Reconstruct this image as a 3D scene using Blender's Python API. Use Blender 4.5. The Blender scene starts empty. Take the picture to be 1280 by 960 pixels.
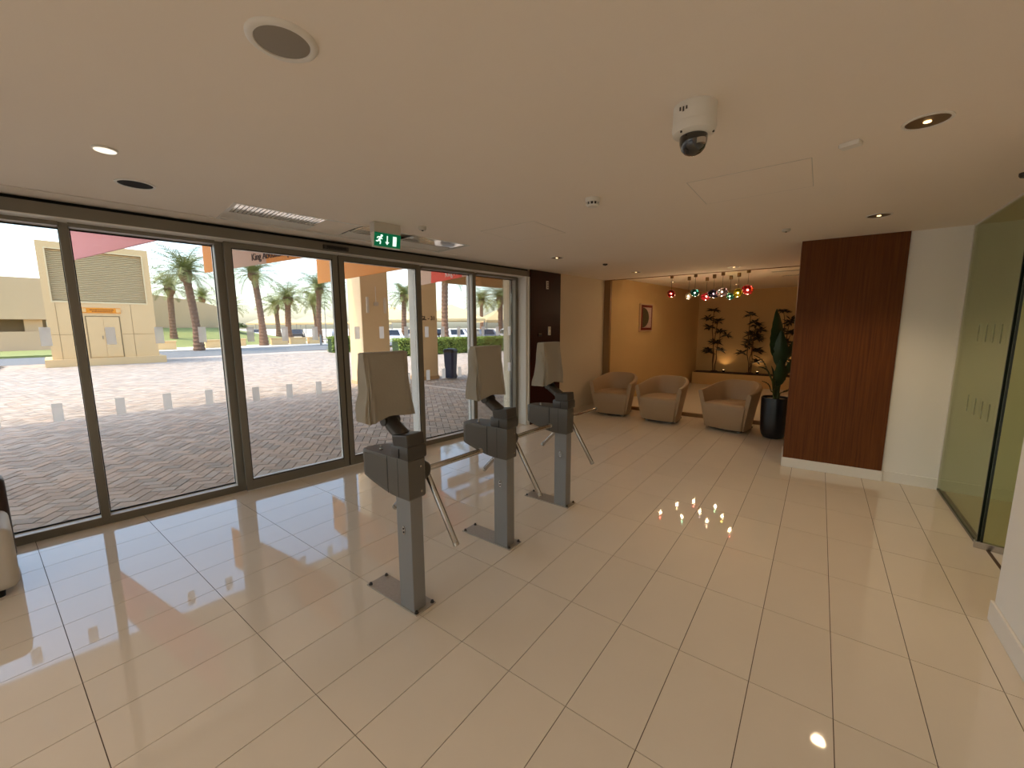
import bpy, bmesh, math, random
from mathutils import Vector, Matrix
random.seed(7)
PI = math.pi
sc = bpy.context.scene
col = sc.collection

# ------------------------------------------------------------------ camera
CAM_H, FPX = 1.5825, 508.8
YAW, PITCH, ROLL = math.radians(36.91), math.radians(-7.941), math.radians(-0.202)
fw = Vector((math.cos(YAW)*math.cos(PITCH), math.sin(YAW)*math.cos(PITCH), math.sin(PITCH)))
rt0 = Vector((math.sin(YAW), -math.cos(YAW), 0))
up0 = rt0.cross(fw)
rt = math.cos(ROLL)*rt0 + math.sin(ROLL)*up0
up = -math.sin(ROLL)*rt0 + math.cos(ROLL)*up0
cd = bpy.data.cameras.new('camera'); cam = bpy.data.objects.new('camera', cd); col.objects.link(cam)
cam.matrix_world = Matrix(((rt.x, up.x, -fw.x, 0), (rt.y, up.y, -fw.y, 0), (rt.z, up.z, -fw.z, CAM_H), (0, 0, 0, 1)))
cd.sensor_width = 36; cd.lens = FPX/1280*36; cd.clip_start = .05; cd.clip_end = 800
sc.camera = cam

# ------------------------------------------------------------------ world, sun, exposure
w = bpy.data.worlds.new('World'); sc.world = w; w.use_nodes = True
nt = w.node_tree; nt.nodes.clear()
sky = nt.nodes.new('ShaderNodeTexSky'); sky.sky_type = 'NISHITA'; sky.sun_disc = False
sky.sun_elevation = math.radians(58); sky.sun_rotation = math.radians(-60)
sky.air_density = 1.2; sky.dust_density = 2.5; sky.ozone_density = 1.0
bgn = nt.nodes.new('ShaderNodeBackground'); bgn.inputs[1].default_value = .575
wo = nt.nodes.new('ShaderNodeOutputWorld')
nt.links.new(sky.outputs[0], bgn.inputs[0]); nt.links.new(bgn.outputs[0], wo.inputs[0])

sl = bpy.data.lights.new('sun', 'SUN'); sl.energy = 2.5; sl.angle = math.radians(.6); sl.color = (1, .75, .47)
so = bpy.data.objects.new('sun', sl); col.objects.link(so)
SUN_TO = Vector((-.52, .26, .81)).normalized()
so.rotation_euler = SUN_TO.to_track_quat('Z', 'Y').to_euler()

vs = sc.view_settings
vs.view_transform = 'Standard'; vs.look = 'None'; vs.gamma = 1; vs.use_curve_mapping = False
vs.exposure = 0.37

# ------------------------------------------------------------------ materials
def lin(c):
    return tuple(((v/255)/12.92 if v/255 <= .04045 else ((v/255+.055)/1.055)**2.4) for v in c)
MATS = {}
def mat(name, rgb, rough=.5, metal=0., spec=.5, emit=None, estr=0., noise=None, bump=None, obvar=0., attr=None, trans=0., coat=0., sheen=0.):
    m = bpy.data.materials.new(name); m.use_nodes = True; MATS[name] = m
    n = m.node_tree; b = n.nodes['Principled BSDF']; L = n.links.new
    c = lin(rgb) + (1,)
    b.inputs['Base Color'].default_value = c
    b.inputs['Roughness'].default_value = rough; b.inputs['Metallic'].default_value = metal
    b.inputs['Specular IOR Level'].default_value = spec
    b.inputs['Coat Weight'].default_value = coat
    if sheen: b.inputs['Sheen Weight'].default_value = sheen
    if trans: b.inputs['Transmission Weight'].default_value = trans
    if emit:
        b.inputs['Emission Color'].default_value = lin(emit)+(1,); b.inputs['Emission Strength'].default_value = estr
    tc = n.nodes.new('ShaderNodeTexCoord')
    cur = None
    if noise:       # (scale xyz, amount, second colour)
        mp = n.nodes.new('ShaderNodeMapping'); mp.inputs['Scale'].default_value = noise[0]
        L(tc.outputs['Object'], mp.inputs[0])
        nz = n.nodes.new('ShaderNodeTexNoise'); nz.inputs['Scale'].default_value = 1; nz.inputs['Detail'].default_value = 6
        nz.inputs['Roughness'].default_value = .6
        L(mp.outputs[0], nz.inputs[0])
        rp = n.nodes.new('ShaderNodeMapRange'); rp.inputs[1].default_value = .35; rp.inputs[2].default_value = .65
        rp.inputs[3].default_value = 0; rp.inputs[4].default_value = noise[1]
        L(nz.outputs[0], rp.inputs[0])
        mx = n.nodes.new('ShaderNodeMix'); mx.data_type = 'RGBA'
        mx.inputs[6].default_value = c; mx.inputs[7].default_value = lin(noise[2])+(1,)
        L(rp.outputs[0], mx.inputs[0]); cur = mx.outputs[2]
    if attr:
        at = n.nodes.new('ShaderNodeAttribute'); at.attribute_name = attr
        mu = n.nodes.new('ShaderNodeMix'); mu.data_type = 'RGBA'; mu.blend_type = 'MULTIPLY'; mu.inputs[0].default_value = 1
        if cur: L(cur, mu.inputs[6])
        else: mu.inputs[6].default_value = c
        L(at.outputs['Color'], mu.inputs[7]); cur = mu.outputs[2]
    if obvar:
        oi = n.nodes.new('ShaderNodeObjectInfo')
        r2 = n.nodes.new('ShaderNodeMapRange'); r2.inputs[3].default_value = 1-obvar; r2.inputs[4].default_value = 1+obvar*.4
        L(oi.outputs['Random'], r2.inputs[0])
        hs = n.nodes.new('ShaderNodeHueSaturation'); hs.inputs['Color'].default_value = c
        if cur: L(cur, hs.inputs['Color'])
        L(r2.outputs[0], hs.inputs['Value']); cur = hs.outputs[0]
    if cur: L(cur, b.inputs['Base Color'])
    if bump:        # (scale, strength, distance)
        nb = n.nodes.new('ShaderNodeTexNoise'); nb.inputs['Scale'].default_value = bump[0]; nb.inputs['Detail'].default_value = 4
        L(tc.outputs['Object'], nb.inputs[0])
        bp = n.nodes.new('ShaderNodeBump'); bp.inputs['Strength'].default_value = bump[1]; bp.inputs['Distance'].default_value = bump[2]
        L(nb.outputs[0], bp.inputs['Height']); L(bp.outputs[0], b.inputs['Normal'])
    return m
def glassmat(name, tint, refl=1.0, ior=1.5, rough=0.0):
    m = bpy.data.materials.new(name); m.use_nodes = True; n = m.node_tree; n.nodes.clear(); L = n.links.new
    o = n.nodes.new('ShaderNodeOutputMaterial'); mx = n.nodes.new('ShaderNodeMixShader')
    t = n.nodes.new('ShaderNodeBsdfTransparent'); t.inputs[0].default_value = tint+(1,)
    g = n.nodes.new('ShaderNodeBsdfGlossy'); g.inputs['Roughness'].default_value = rough
    f = n.nodes.new('ShaderNodeFresnel'); f.inputs[0].default_value = ior
    mu = n.nodes.new('ShaderNodeMath'); mu.operation = 'MULTIPLY'; mu.inputs[1].default_value = refl
    L(f.outputs[0], mu.inputs[0]); L(mu.outputs[0], mx.inputs[0]); L(t.outputs[0], mx.inputs[1]); L(g.outputs[0], mx.inputs[2])
    L(mx.outputs[0], o.inputs[0]); MATS[name] = m
    return m
def filmmat(name, rgb, cover):
    m = bpy.data.materials.new(name); m.use_nodes = True; n = m.node_tree; n.nodes.clear(); L = n.links.new
    o = n.nodes.new('ShaderNodeOutputMaterial'); a = n.nodes.new('ShaderNodeMixShader'); b = n.nodes.new('ShaderNodeMixShader')
    d = n.nodes.new('ShaderNodeBsdfDiffuse'); d.inputs[0].default_value = lin(rgb)+(1,)
    tl = n.nodes.new('ShaderNodeBsdfTranslucent'); tl.inputs[0].default_value = lin(rgb)+(1,)
    t = n.nodes.new('ShaderNodeBsdfTransparent')
    a.inputs[0].default_value = .8; L(d.outputs[0], a.inputs[1]); L(tl.outputs[0], a.inputs[2])
    b.inputs[0].default_value = cover; L(t.outputs[0], b.inputs[1]); L(a.outputs[0], b.inputs[2]); L(b.outputs[0], o.inputs[0])
    MATS[name] = m
    return m

mat('tile', (234, 219, 197), rough=.04, spec=.7, noise=((3, 3, 3), .25, (226, 211, 190)), obvar=.03)
mat('tile_floor', (231, 218, 199), rough=.08)
mat('grout', (92, 72, 54), rough=.9)
mat('ceiling_paint', (247, 234, 218), rough=.85, noise=((1.3, 1.3, 1.3), .25, (243, 228, 210)))
mat('wall_paint', (214, 196, 168), rough=.75, noise=((2, 2, 2), .2, (206, 188, 160)))
mat('wall_white', (242, 236, 226), rough=.6)
mat('wall_lounge', (206, 172, 118), rough=.8, noise=((2, 2, 2), .25, (198, 164, 110)))
mat('trim_brown', (140, 104, 58), rough=.5)
mat('white_trim', (236, 229, 218), rough=.35)
mat('white_plastic', (232, 226, 214), rough=.35)
mat('beige_plastic', (206, 198, 184), rough=.45)
mat('black', (14, 13, 12), rough=.4)
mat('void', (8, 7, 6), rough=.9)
mat('aluminium', (128, 121, 108), rough=.4, metal=.3)
mat('aluminium_light', (222, 216, 206), rough=.35, metal=.0)  # pale aluminium, also stands in for daylight on sills and mullion sides
mat('polished', (240, 236, 228), rough=.10, metal=.35, coat=1.)
mat('gasket', (18, 17, 16), rough=.7)
mat('steel', (190, 186, 180), rough=.22, metal=1.)
mat('steel_brushed', (178, 168, 154), rough=.35, metal=.45, noise=((60, 60, 2), .4, (158, 148, 134)))
mat('turnstile_grey', (95, 89, 81), rough=.45, spec=.4, bump=(220, .12, .002))
mat('turnstile_dark', (66, 60, 54), rough=.45, bump=(220, .1, .002))
mat('post_grey', (140, 138, 136), rough=.42, metal=.35)
mat('cover_fabric', (158, 148, 132), rough=.75, sheen=.2, bump=(90, .25, .004))
mat('chair_leather', (176, 146, 112), rough=.48, bump=(160, .15, .002))
mat('brown_leather', (60, 38, 26), rough=.4)
mat('cream_leather', (216, 206, 192), rough=.45)
mat('red_wood', (52, 12, 7), rough=.45, spec=.2, noise=((40, 40, 1.5), .6, (38, 9, 6)))
mat('pot_black', (22, 22, 25), rough=.3)
mat('soil', (70, 52, 38), rough=.95, bump=(60, .8, .01))
mat('leaf_dark', (40, 66, 30), rough=.4, noise=((4, 4, 4), .5, (28, 48, 22)))
mat('leaf_shrub', (40, 44, 24), rough=.5, noise=((9, 9, 9), .6, (60, 40, 34)))
mat('cane', (96, 70, 46), rough=.8)
mat('stem_green', (70, 84, 40), rough=.6)
mat('bronze', (126, 98, 62), rough=.4, metal=.6)
mat('lamp_warm', (255, 220, 170), emit=(255, 214, 150), estr=2.5)
mat('bulb', (255, 230, 190), emit=(255, 220, 165), estr=60)
mat('exit_green', (0, 92, 58), rough=.3, emit=(0, 120, 76), estr=.35)
mat('exit_white', (240, 250, 244), rough=.3, emit=(225, 255, 240), estr=.8)
mat('picture_red', (110, 22, 18), rough=.3)
mat('picture_paper', (196, 170, 160), rough=.4, noise=((30, 30, 30), .6, (150, 120, 120)))
mat('picture_dark', (60, 52, 36), rough=.4, noise=((40, 40, 40), .7, (98, 86, 52)))
mat('picture_mat', (190, 160, 126), rough=.5)
# outside
mat('pilaster_cream', (250, 236, 208), rough=.8)
mat('paver', (190, 177, 162), rough=.8, attr='tint', bump=(60, .25, .004))
mat('paver_far', (188, 175, 160), rough=.85, noise=((5, 5, 5), .5, (172, 160, 150)))
mat('paver_joint', (74, 65, 58), rough=.95)
mat('band_stone', (214, 204, 190), rough=.8)
mat('stucco', (242, 216, 176), rough=.85, noise=((2, 2, 2), .3, (235, 208, 168)))
mat('stucco_cream', (232, 198, 144), rough=.85, noise=((1.5, 1.5, 1.5), .25, (225, 190, 136)))
mat('stucco_tan', (216, 182, 140), rough=.9, noise=((.6, .6, .6), .3, (208, 174, 132)))
mat('soffit', (238, 230, 218), rough=.9)
mat('louvre', (232, 208, 160), rough=.6)
mat('louvre_back', (150, 128, 92), rough=.9)
mat('asphalt', (120, 122, 122), rough=.9, noise=((1, 1, 1), .3, (108, 110, 112)))
mat('kerb', (216, 208, 192), rough=.85)
mat('sand', (220, 206, 184), rough=.95, noise=((.1, .1, .1), .4, (206, 192, 170)))
mat('grass', (150, 156, 92), rough=.95, noise=((1.2, 1.2, 1.2), .6, (132, 140, 80)))
mat('hedge_leaf', (142, 162, 78), rough=.6, attr='tint')
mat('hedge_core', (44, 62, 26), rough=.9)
mat('palm_trunk', (150, 116, 92), rough=.95, noise=((8, 8, 14), .8, (112, 84, 66)), bump=(14, .8, .05))
mat('palm_leaf', (132, 142, 84), rough=.55, attr='tint')
mat('tent', (232, 204, 150), rough=.8)
mat('pole_metal', (150, 148, 144), rough=.5, metal=.4)
mat('orange_sign', (240, 150, 30), rough=.5)
mat('sign_ink', (120, 60, 10), rough=.6)
mat('sign_edge', (238, 190, 120), rough=.5)
mat('banner_pink', (222, 146, 150), rough=.7)
mat('banner_orange', (244, 164, 74), rough=.7)
mat('banner_grey', (214, 184, 160), rough=.7)
mat('banner_red', (244, 92, 66), rough=.7)
mat('banner_ink', (62, 50, 46), rough=.7)
mat('banner_white_ink', (246, 236, 226), rough=.7)
mat('bin_blue', (30, 44, 84), rough=.45)
mat('bin_black', (34, 34, 38), rough=.5)
mat('car_glass', (30, 36, 42), rough=.1)
mat('tyre', (26, 26, 26), rough=.9)
for nme, c in (('white', (236, 236, 234)), ('silver', (176, 178, 180)), ('grey', (104, 108, 112)), ('dark', (46, 48, 54)), ('blue', (70, 84, 112))):
    mat('car_'+nme, c, rough=.25, coat=.6)
glassmat('facade_glass', (.80, .82, .82), refl=.5)
glassmat('green_glass', (.83, .85, .70), refl=.40)
mat('green_edge', (24, 34, 26), rough=.2)
filmmat('marker_film', (255, 252, 248), .62)
filmmat('marker_faint', (150, 158, 140), .35)
def woodmat():
    m = mat('column_wood', (104, 56, 18), rough=.5, spec=.22)
    n = m.node_tree; L = n.links.new; b = n.nodes['Principled BSDF']
    tc = n.nodes.new('ShaderNodeTexCoord'); mp = n.nodes.new('ShaderNodeMapping'); mp.inputs['Scale'].default_value = (18, 60, 1.6)
    nz = n.nodes.new('ShaderNodeTexNoise'); nz.inputs['Scale'].default_value = 1; nz.inputs['Detail'].default_value = 7; nz.inputs['Roughness'].default_value = .65
    cr = n.nodes.new('ShaderNodeValToRGB')
    cr.color_ramp.elements[0].position = .3; cr.color_ramp.elements[0].color = lin((84, 42, 10))+(1,)
    cr.color_ramp.elements[1].position = .7; cr.color_ramp.elements[1].color = lin((118, 66, 22))+(1,)
    L(tc.outputs['Object'], mp.inputs[0]); L(mp.outputs[0], nz.inputs[0]); L(nz.outputs[0], cr.inputs[0]); L(cr.outputs[0], b.inputs['Base Color'])
woodmat()
def shademat(name, rgb):
    m = mat(name, rgb, rough=.05, trans=.85, coat=.3)
    m.node_tree.nodes['Principled BSDF'].inputs['IOR'].default_value = 1.25
for nme, c in (('crimson', (150, 20, 26)), ('clear', (238, 232, 226)), ('teal', (30, 110, 116)), ('rose', (226, 70, 92)), ('navy', (34, 28, 60)),
               ('lavender', (176, 160, 180)), ('green', (60, 130, 120)), ('yellow', (190, 180, 40)), ('pink', (232, 74, 84))):
    shademat('shade_'+nme, c)

# ------------------------------------------------------------------ mesh helper
class MB:
    def __init__(s): s.v = []; s.f = []; s.t = []
    def add(s, vs, fs, tint=None):
        o = len(s.v); s.v += [tuple(p) for p in vs]
        s.f += [tuple(i+o for i in f) for f in fs]
        s.t += [tint or (1, 1, 1)]*len(fs)
        return s
    def box(s, x0, x1, y0, y1, z0, z1, M=None, tint=None):
        p = [Vector((x, y, z)) for z in (z0, z1) for x, y in ((x0, y0), (x1, y0), (x1, y1), (x0, y1))]
        if M: p = [M @ q for q in p]
        return s.add(p, [(3, 2, 1, 0), (4, 5, 6, 7), (0, 1, 5, 4), (1, 2, 6, 5), (2, 3, 7, 6), (3, 0, 4, 7)], tint)
    def prism(s, poly, z0, z1, M=None):
        n = len(poly)
        p = [Vector((x, y, z0)) for x, y in poly]+[Vector((x, y, z1)) for x, y in poly]
        if M: p = [M @ q for q in p]
        return s.add(p, [tuple(range(n-1, -1, -1)), tuple(range(n, 2*n))]+[(i, (i+1) % n, n+(i+1) % n, n+i) for i in range(n)])
    def loft(s, rings, cap=True, closed=True):
        n = len(rings[0]); p = [q for r in rings for q in r]; f = []
        for k in range(len(rings)-1):
            for i in range(n if closed else n-1):
                j = (i+1) % n
                f.append((k*n+i, k*n+j, (k+1)*n+j, (k+1)*n+i))
        if cap:
            f.append(tuple(range(n-1, -1, -1))); f.append(tuple(range((len(rings)-1)*n, len(rings)*n)))
        return s.add(p, f)
    def tube(s, pts, rad, n=10, cap=True):
        pts = [Vector(p) for p in pts]
        if not isinstance(rad, (list, tuple)): rad = [rad]*len(pts)
        rings = []
        ref = None
        for i, p in enumerate(pts):
            t = (pts[min(i+1, len(pts)-1)]-pts[max(i-1, 0)]).normalized()
            if ref is None: ref = Vector((0, 0, 1)) if abs(t.z) < .9 else Vector((1, 0, 0))
            a = (ref-t*ref.dot(t)).normalized(); b = t.cross(a); ref = a
            rings.append([p+rad[i]*(math.cos(2*PI*k/n)*a+math.sin(2*PI*k/n)*b) for k in range(n)])
        return s.loft(rings, cap)
    def lathe(s, prof, n=24, c=(0, 0, 0), cap=True):
        return s.loft([[Vector((c[0]+r*math.cos(2*PI*k/n), c[1]+r*math.sin(2*PI*k/n), c[2]+z)) for k in range(n)] for r, z in prof], cap)
    def ball(s, c, rx, ry=None, rz=None, n=16, m=10):
        ry = ry or rx; rz = rz or rx
        return s.loft([[Vector((c[0]+rx*math.sin(PI*j/m)*math.cos(2*PI*k/n), c[1]+ry*math.sin(PI*j/m)*math.sin(2*PI*k/n), c[2]-rz*math.cos(PI*j/m))) for k in range(n)]
                       for j in [.25]+list(range(1, m))+[m-.25]], True)
    def build(s, name, m, parent=None, smooth=None, bevel=0, seg=2, loc=None, rz=0., tint=False):
        me = bpy.data.meshes.new(name)
        me.from_pydata([tuple(q) for q in s.v], [], s.f); me.validate(); me.update()
        if tint:
            a = me.attributes.new('tint', 'FLOAT_COLOR', 'CORNER'); vals = []
            for p, t in zip(me.polygons, s.t): vals += [t[0], t[1], t[2], 1]*p.loop_total
            a.data.foreach_set('color', vals)
        if bevel or smooth is not None:
            bm = bmesh.new(); bm.from_mesh(me)
            bmesh.ops.remove_doubles(bm, verts=bm.verts, dist=1e-6) if not tint else None
            bmesh.ops.recalc_face_normals(bm, faces=bm.faces)
            if bevel:
                ed = [e for e in bm.edges if len(e.link_faces) == 2 and e.calc_face_angle(0) > .6]
                bmesh.ops.bevel(bm, geom=ed, offset=bevel, segments=seg, profile=.5, affect='EDGES', clamp_overlap=True)
            bm.to_mesh(me); bm.free()
        if smooth is not None:
            me.polygons.foreach_set('use_smooth', [True]*len(me.polygons)); me.set_sharp_from_angle(angle=math.radians(smooth))
        me.materials.append(MATS[m] if isinstance(m, str) else m)
        o = bpy.data.objects.new(name, me); col.objects.link(o)
        if loc is not None: o.location = loc
        if rz: o.rotation_euler = (0, 0, rz)
        if parent: o.parent = parent
        return o
def box(*a, **k): return MB().box(*a, **k)
def tag(o, label, cat, group=None):
    o['label'] = label; o['category'] = cat
    if group: o['group'] = group
    return o
def struct(o, label=None):
    o['kind'] = 'structure'
    if label: o['label'] = label
    return o
def empty(name, loc=(0, 0, 0), rz=0.):
    o = bpy.data.objects.new(name, None); col.objects.link(o); o.location = loc; o.rotation_euler = (0, 0, rz); o.empty_display_size = .1
    return o
def thing(name, label, cat, loc=(0, 0, 0), rz=0., group=None):
    return tag(empty(name, loc, rz), label, cat, group)
def copy_tree(o, parent=None):
    c = o.copy(); col.objects.link(c); c.parent = parent
    for ch in list(o.children): copy_tree(ch, c)
    return c

# façade frame: X along the glass wall, Y outwards, origin on its inner base line
FA = math.atan2(-.1309, .9914)
FO = Vector((0, 4.60, 0))
FM = Matrix.Translation(FO) @ Matrix.Rotation(FA, 4, 'Z')
def F(s, off, z=0.): return FM @ Vector((s, off, z))
FL = tuple(FO)
def fb(mb, name, m, parent=None, **k):
    o = mb.build(name, m, parent, **k)
    if parent is None: o.location = FO; o.rotation_euler = (0, 0, FA)
    return o
ZC = 2.475

def clip(poly, a, b, c):          # keep a*x+b*y<=c
    out = []
    for i in range(len(poly)):
        p, q = poly[i], poly[(i+1) % len(poly)]
        dp, dq = a*p[0]+b*p[1]-c, a*q[0]+b*q[1]-c
        if dp <= 0: out.append(p)
        if (dp < 0 < dq) or (dq < 0 < dp):
            t = dp/(dp-dq); out.append((p[0]+t*(q[0]-p[0]), p[1]+t*(q[1]-p[1])))
    return out
def offline(off):                 # half plane a*x+b*y<=c : inside of the line at façade offset off
    nx, ny = .1309, .9914
    return nx, ny, nx*(FO.x+nx*off)+ny*(FO.y+ny*off)

# ================================================================== FLOOR
TX, TY, TW, TH = 1.94, .431, .6, .3
fp = clip([(-5.6, -3.4), (7.58, -3.4), (7.58, 6), (-5.6, 6)], *offline(.14))
floor = struct(MB().prism(fp, -.12, -.0035).build('floor', 'grout'), 'polished cream stone tile floor of the lobby')
GAP = .0016
tile_me = None
for i in range(-6, 10):
    for j in range(-5, 15):
        x0, x1 = TX+TW*i+GAP, TX+TW*(i+1)-GAP; y0, y1 = TY+TH*j+GAP, TY+TH*(j+1)-GAP
        if x1 < -1.7 or x0 > 7.58 or y1 < -1.04: continue
        x1 = min(x1, 7.578)
        poly = clip([(x0, y0), (x1, y0), (x1, y1), (x0, y1)], *offline(.02))
        if len(poly) < 3: continue
        full = len(poly) == 4 and abs((x1-x0)-(TW-2*GAP)) < 1e-6 and max(p[1] for p in poly) == y1 and abs(poly[2][1]-poly[3][1]) < 1e-9
        if full:
            if tile_me is None:
                o = box(-TW/2+GAP, TW/2-GAP, -TH/2+GAP, TH/2-GAP, -.01, 0).build('tile', 'tile', floor); tile_me = o.data
            else:
                o = bpy.data.objects.new('tile', tile_me); col.objects.link(o); o.parent = floor
            o.location = ((x0+x1)/2, (y0+y1)/2, 0)
        else:
            cx = sum(p[0] for p in poly)/len(poly); cy = sum(p[1] for p in poly)/len(poly)
            o = MB().prism([(p[0]-cx, p[1]-cy) for p in poly], -.01, 0).build('tile', 'tile', floor, loc=(cx, cy, 0))
# floor beyond the tiles that are built one by one (behind the camera, behind the green glass)
MB().prism(clip([(-5.6, -3.4), (-1.668, -3.4), (-1.668, 6), (-5.6, 6)], *offline(.02)), -.01, 0).box(-1.66, 7.58, -3.4, -1.09, -.01, 0).build('floor_rest', 'tile_floor', floor)
struct(box(7.58, 12.4, -3.4, 3.6, -.12, .055).build('floor_lounge', 'tile_floor'), 'raised warm-lit floor of the lounge alcove behind the armchairs')
struct(box(7.555, 7.60, -.2, 3.42, .0, .062).build('trim_5', 'trim_brown'), 'brown edging strip along the step behind the armchairs')

# ================================================================== CEILING
roofp = clip([(-5.7, -3.5), (12.5, -3.5), (12.5, 6), (-5.7, 6)], *offline(.2))
struct(MB().prism(roofp, 2.66, 2.9).build('ceiling_slab', 'ceiling_paint'))
cm = MB()
cm.prism(clip([(-5.6, -3.4), (7.58, -3.4), (7.58, 6), (-5.6, 6)], *offline(-1.0)), ZC, 2.66)
cl = FM.inverted()
cm.prism([tuple(F(*p)[:2]) for p in ((-6.2, -1.0), (1.40, -1.0), (1.40, -.415), (-6.2, -.415))], ZC, 2.66)
xs = 7.58
cm.prism([tuple(F(3.60, -1.0)[:2]), (xs, F(7.78, -1.0)[1]), (xs, F(7.70, -.40)[1]), tuple(F(3.60, -.40)[:2])], ZC, 2.66)
ceiling = struct(cm.build('ceiling', 'ceiling_paint'), 'plain beige plaster ceiling of the lobby')
fb(box(-6.2, 7.66, -.385, .14, ZC+.001, 2.66), 'trim_1', 'ceiling_paint')['kind'] = 'structure'
struct(fb(box(-6.2, 7.7, -.43, -.375, ZC+.03, 2.66), 'trim_2', 'grout'))
struct(box(7.58, 12.4, -3.4, 3.8, 2.53, 2.66).build('ceiling_lounge', 'ceiling_paint'), 'warm-lit ceiling over the lounge alcove')
struct(box(7.56, 7.60, -.2, 3.45, 2.466, 2.54).build('trim_3', 'trim_brown'), 'thin brown line where the lobby ceiling meets the lounge ceiling')

# ================================================================== WALLS
# red panel / beige wall / lounge wall, parallel to the façade
struct(fb(box(5.46, 7.68, -.19, .14, 0, 2.66), 'wall_left', 'wall_paint'), 'beige wall between the red panel and the lounge')
struct(fb(box(6.24, 7.66, -.205, -.19, 0, .10), 'baseboard_left', 'wall_paint'))
lw = [(7.58, 3.42), (7.58, 3.6), (12.4, 3.1), (12.4, 2.69), (7.60, 3.30), (7.58, 3.30)]
lwm = MB().prism([(7.58, 3.30), (7.62, 3.295), (12.4, 2.69), (12.4, 3.6), (7.58, 3.6)], 0, 2.66)
struct(lwm.build('wall_lounge_left', 'wall_lounge'), 'ochre lounge wall carrying the framed picture')
struct(MB().prism([(7.545, 3.29), (7.60, 3.28), (7.60, 3.44), (7.545, 3.44)], .0, 2.475).build('trim_4', 'trim_brown'), 'brown upright strip at the corner of the lounge')
struct(box(12.2, 12.4, -3.4, 3.4, 0, 2.66).build('wall_far', 'wall_lounge'), 'ochre back wall of the lounge behind the planter')
struct(box(6.0, 12.4, -.95, -.75, 0, 2.66).build('wall_lounge_right', 'wall_lounge'))
# right side
wr = MB().box(5.52, 5.70, -3.4, -.30, 0, 2.66)
struct(wr.build('wall_white', 'wall_white'), 'off-white wall between the wooden column and the green glass')
struct(box(5.505, 5.52, -3.4, -.62, 0, .105).build('baseboard_white', 'white_trim'))
struct(box(-5.6, 3.155, -1.05, -.868, 0, 2.66).build('wall_right', 'wall_white'), 'white wall running past the camera at the right edge')
struct(box(-5.6, 3.168, -.868, -.853, 0, .115).build('baseboard_right', 'white_trim', bevel=.005), 'white skirting board at the foot of the right-hand wall')
wb = struct(empty('window_9', (-5.6, 0, 0)), 'unseen glazed end wall behind the viewer, added to let in daylight')  # unseen glazing, added so that more daylight reaches the lobby
for y in (-.9, .4, 1.7, 3.0, 4.3): box(-.06, .06, y-.03, y+.03, 0, ZC).build('mullion', 'aluminium', wb)
MB().box(-.06, .06, -.9, 5.3, 0, .07).box(-.06, .06, -.9, 5.3, 2.42, 2.66).build('rail', 'aluminium', wb)
box(-.005, .005, -.9, 5.3, .05, 2.44).build('pane', 'facade_glass', wb)
struct(box(-5.7, 5.7, -3.5, -3.35, 0, 2.66).build('wall_passage', 'wall_white'))
# wooden column
c_ = thing('wood_clad_column', 'tall brown wood veneer column with white skirting beside the green glass', 'column', (5.47, -.2, 0), math.radians(3.0))
box(0, .5, -.42, .425, .105, ZC).build('veneer', 'column_wood', c_)
box(-.012, .51, -.432, .437, 0, .105).build('skirting', 'white_trim', c_, bevel=.003)
# lounge planter
p_ = thing('planter_trough', 'long low ochre planter trough along the lounge back wall', 'planter', (11.72, 0, .055))
box(0, .475, -.74, 2.69, 0, .31).build('body', 'wall_lounge', p_)
box(.03, .45, -.72, 2.66, .31, .325).build('soil', 'soil', p_)

# red-brown panel with small plates
r_ = fb(box(5.46, 6.22, -.215, -.191, 0, 2.47), 'red_wood_panel', 'red_wood')
tag(r_, 'dark red-brown wooden wall panel right of the glazed entrance', 'panel')
def plate(sv, z, w_, h_, m_, name, label, cat, extra=None):
    t = thing(name, label, cat, tuple(F(sv, -.222, z)), FA)
    box(-w_/2, w_/2, -.006, .006, -h_/2, h_/2).build('plate', m_, t, bevel=.002)
    return t
t = plate(5.86, 2.26, .055, .13, 'beige_plastic', 'wall_plaque', 'small pale plaque high on the red-brown panel', 'plaque')
for dz in (-.035, .0, .035): box(-.016, .016, -.009, -.005, dz-.006, dz+.006).build('mark', 'red_wood', t)
t = plate(5.92, 1.52, .06, .14, 'white_plastic', 'light_switch', 'white double light switch at mid height on the red-brown panel', 'switch')
for dz in (-.035, .035): box(-.02, .02, -.011, -.005, dz-.026, dz+.026).build('rocker', 'beige_plastic', t, bevel=.002)
t = plate(5.68, 1.46, .09, .05, 'black', 'card_reader', 'flat black card reader beside the light switch', 'card reader')
box(-.03, .03, -.009, -.005, .008, .016).build('stripe', 'steel', t)

# ================================================================== FAÇADE
def marker(parent, s0, z, m='marker_film', y=.088):
    box(s0-.029, s0+.029, y-.0015, y-.0003, z-.07, z+.07).build('glass_marker', m, parent)
def fixed_window(n, s0, s1, marks, lab):
    t = struct(empty('window_%d' % n, FO, FA), lab)
    box(s0, s1, 0, .12, 0, .068).build('sill', 'aluminium_light', t, bevel=.003)  # paler than its front strip: daylight on the top put into the colour
    box(s0, s1, -.0015, 0, .001, .064).build('sill_face', 'aluminium', t)
    box(s0, s1, -.04, .13, 2.328, 2.358).build('head_frame', 'aluminium', t)
    MB().box(s0, s1, .078, .084, .068, .08).box(s0, s1, .078, .084, 2.318, 2.328).box(s0, s0+.008, .078, .084, .08, 2.318).box(s1-.008, s1, .078, .084, .08, 2.318).build('gasket', 'gasket', t)
    box(s0, s1, .088, .098, .06, 2.332).build('pane', 'facade_glass', t)
    for a in marks:
        for z in (.945, 1.525): marker(t, a, z)
    return t
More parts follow.
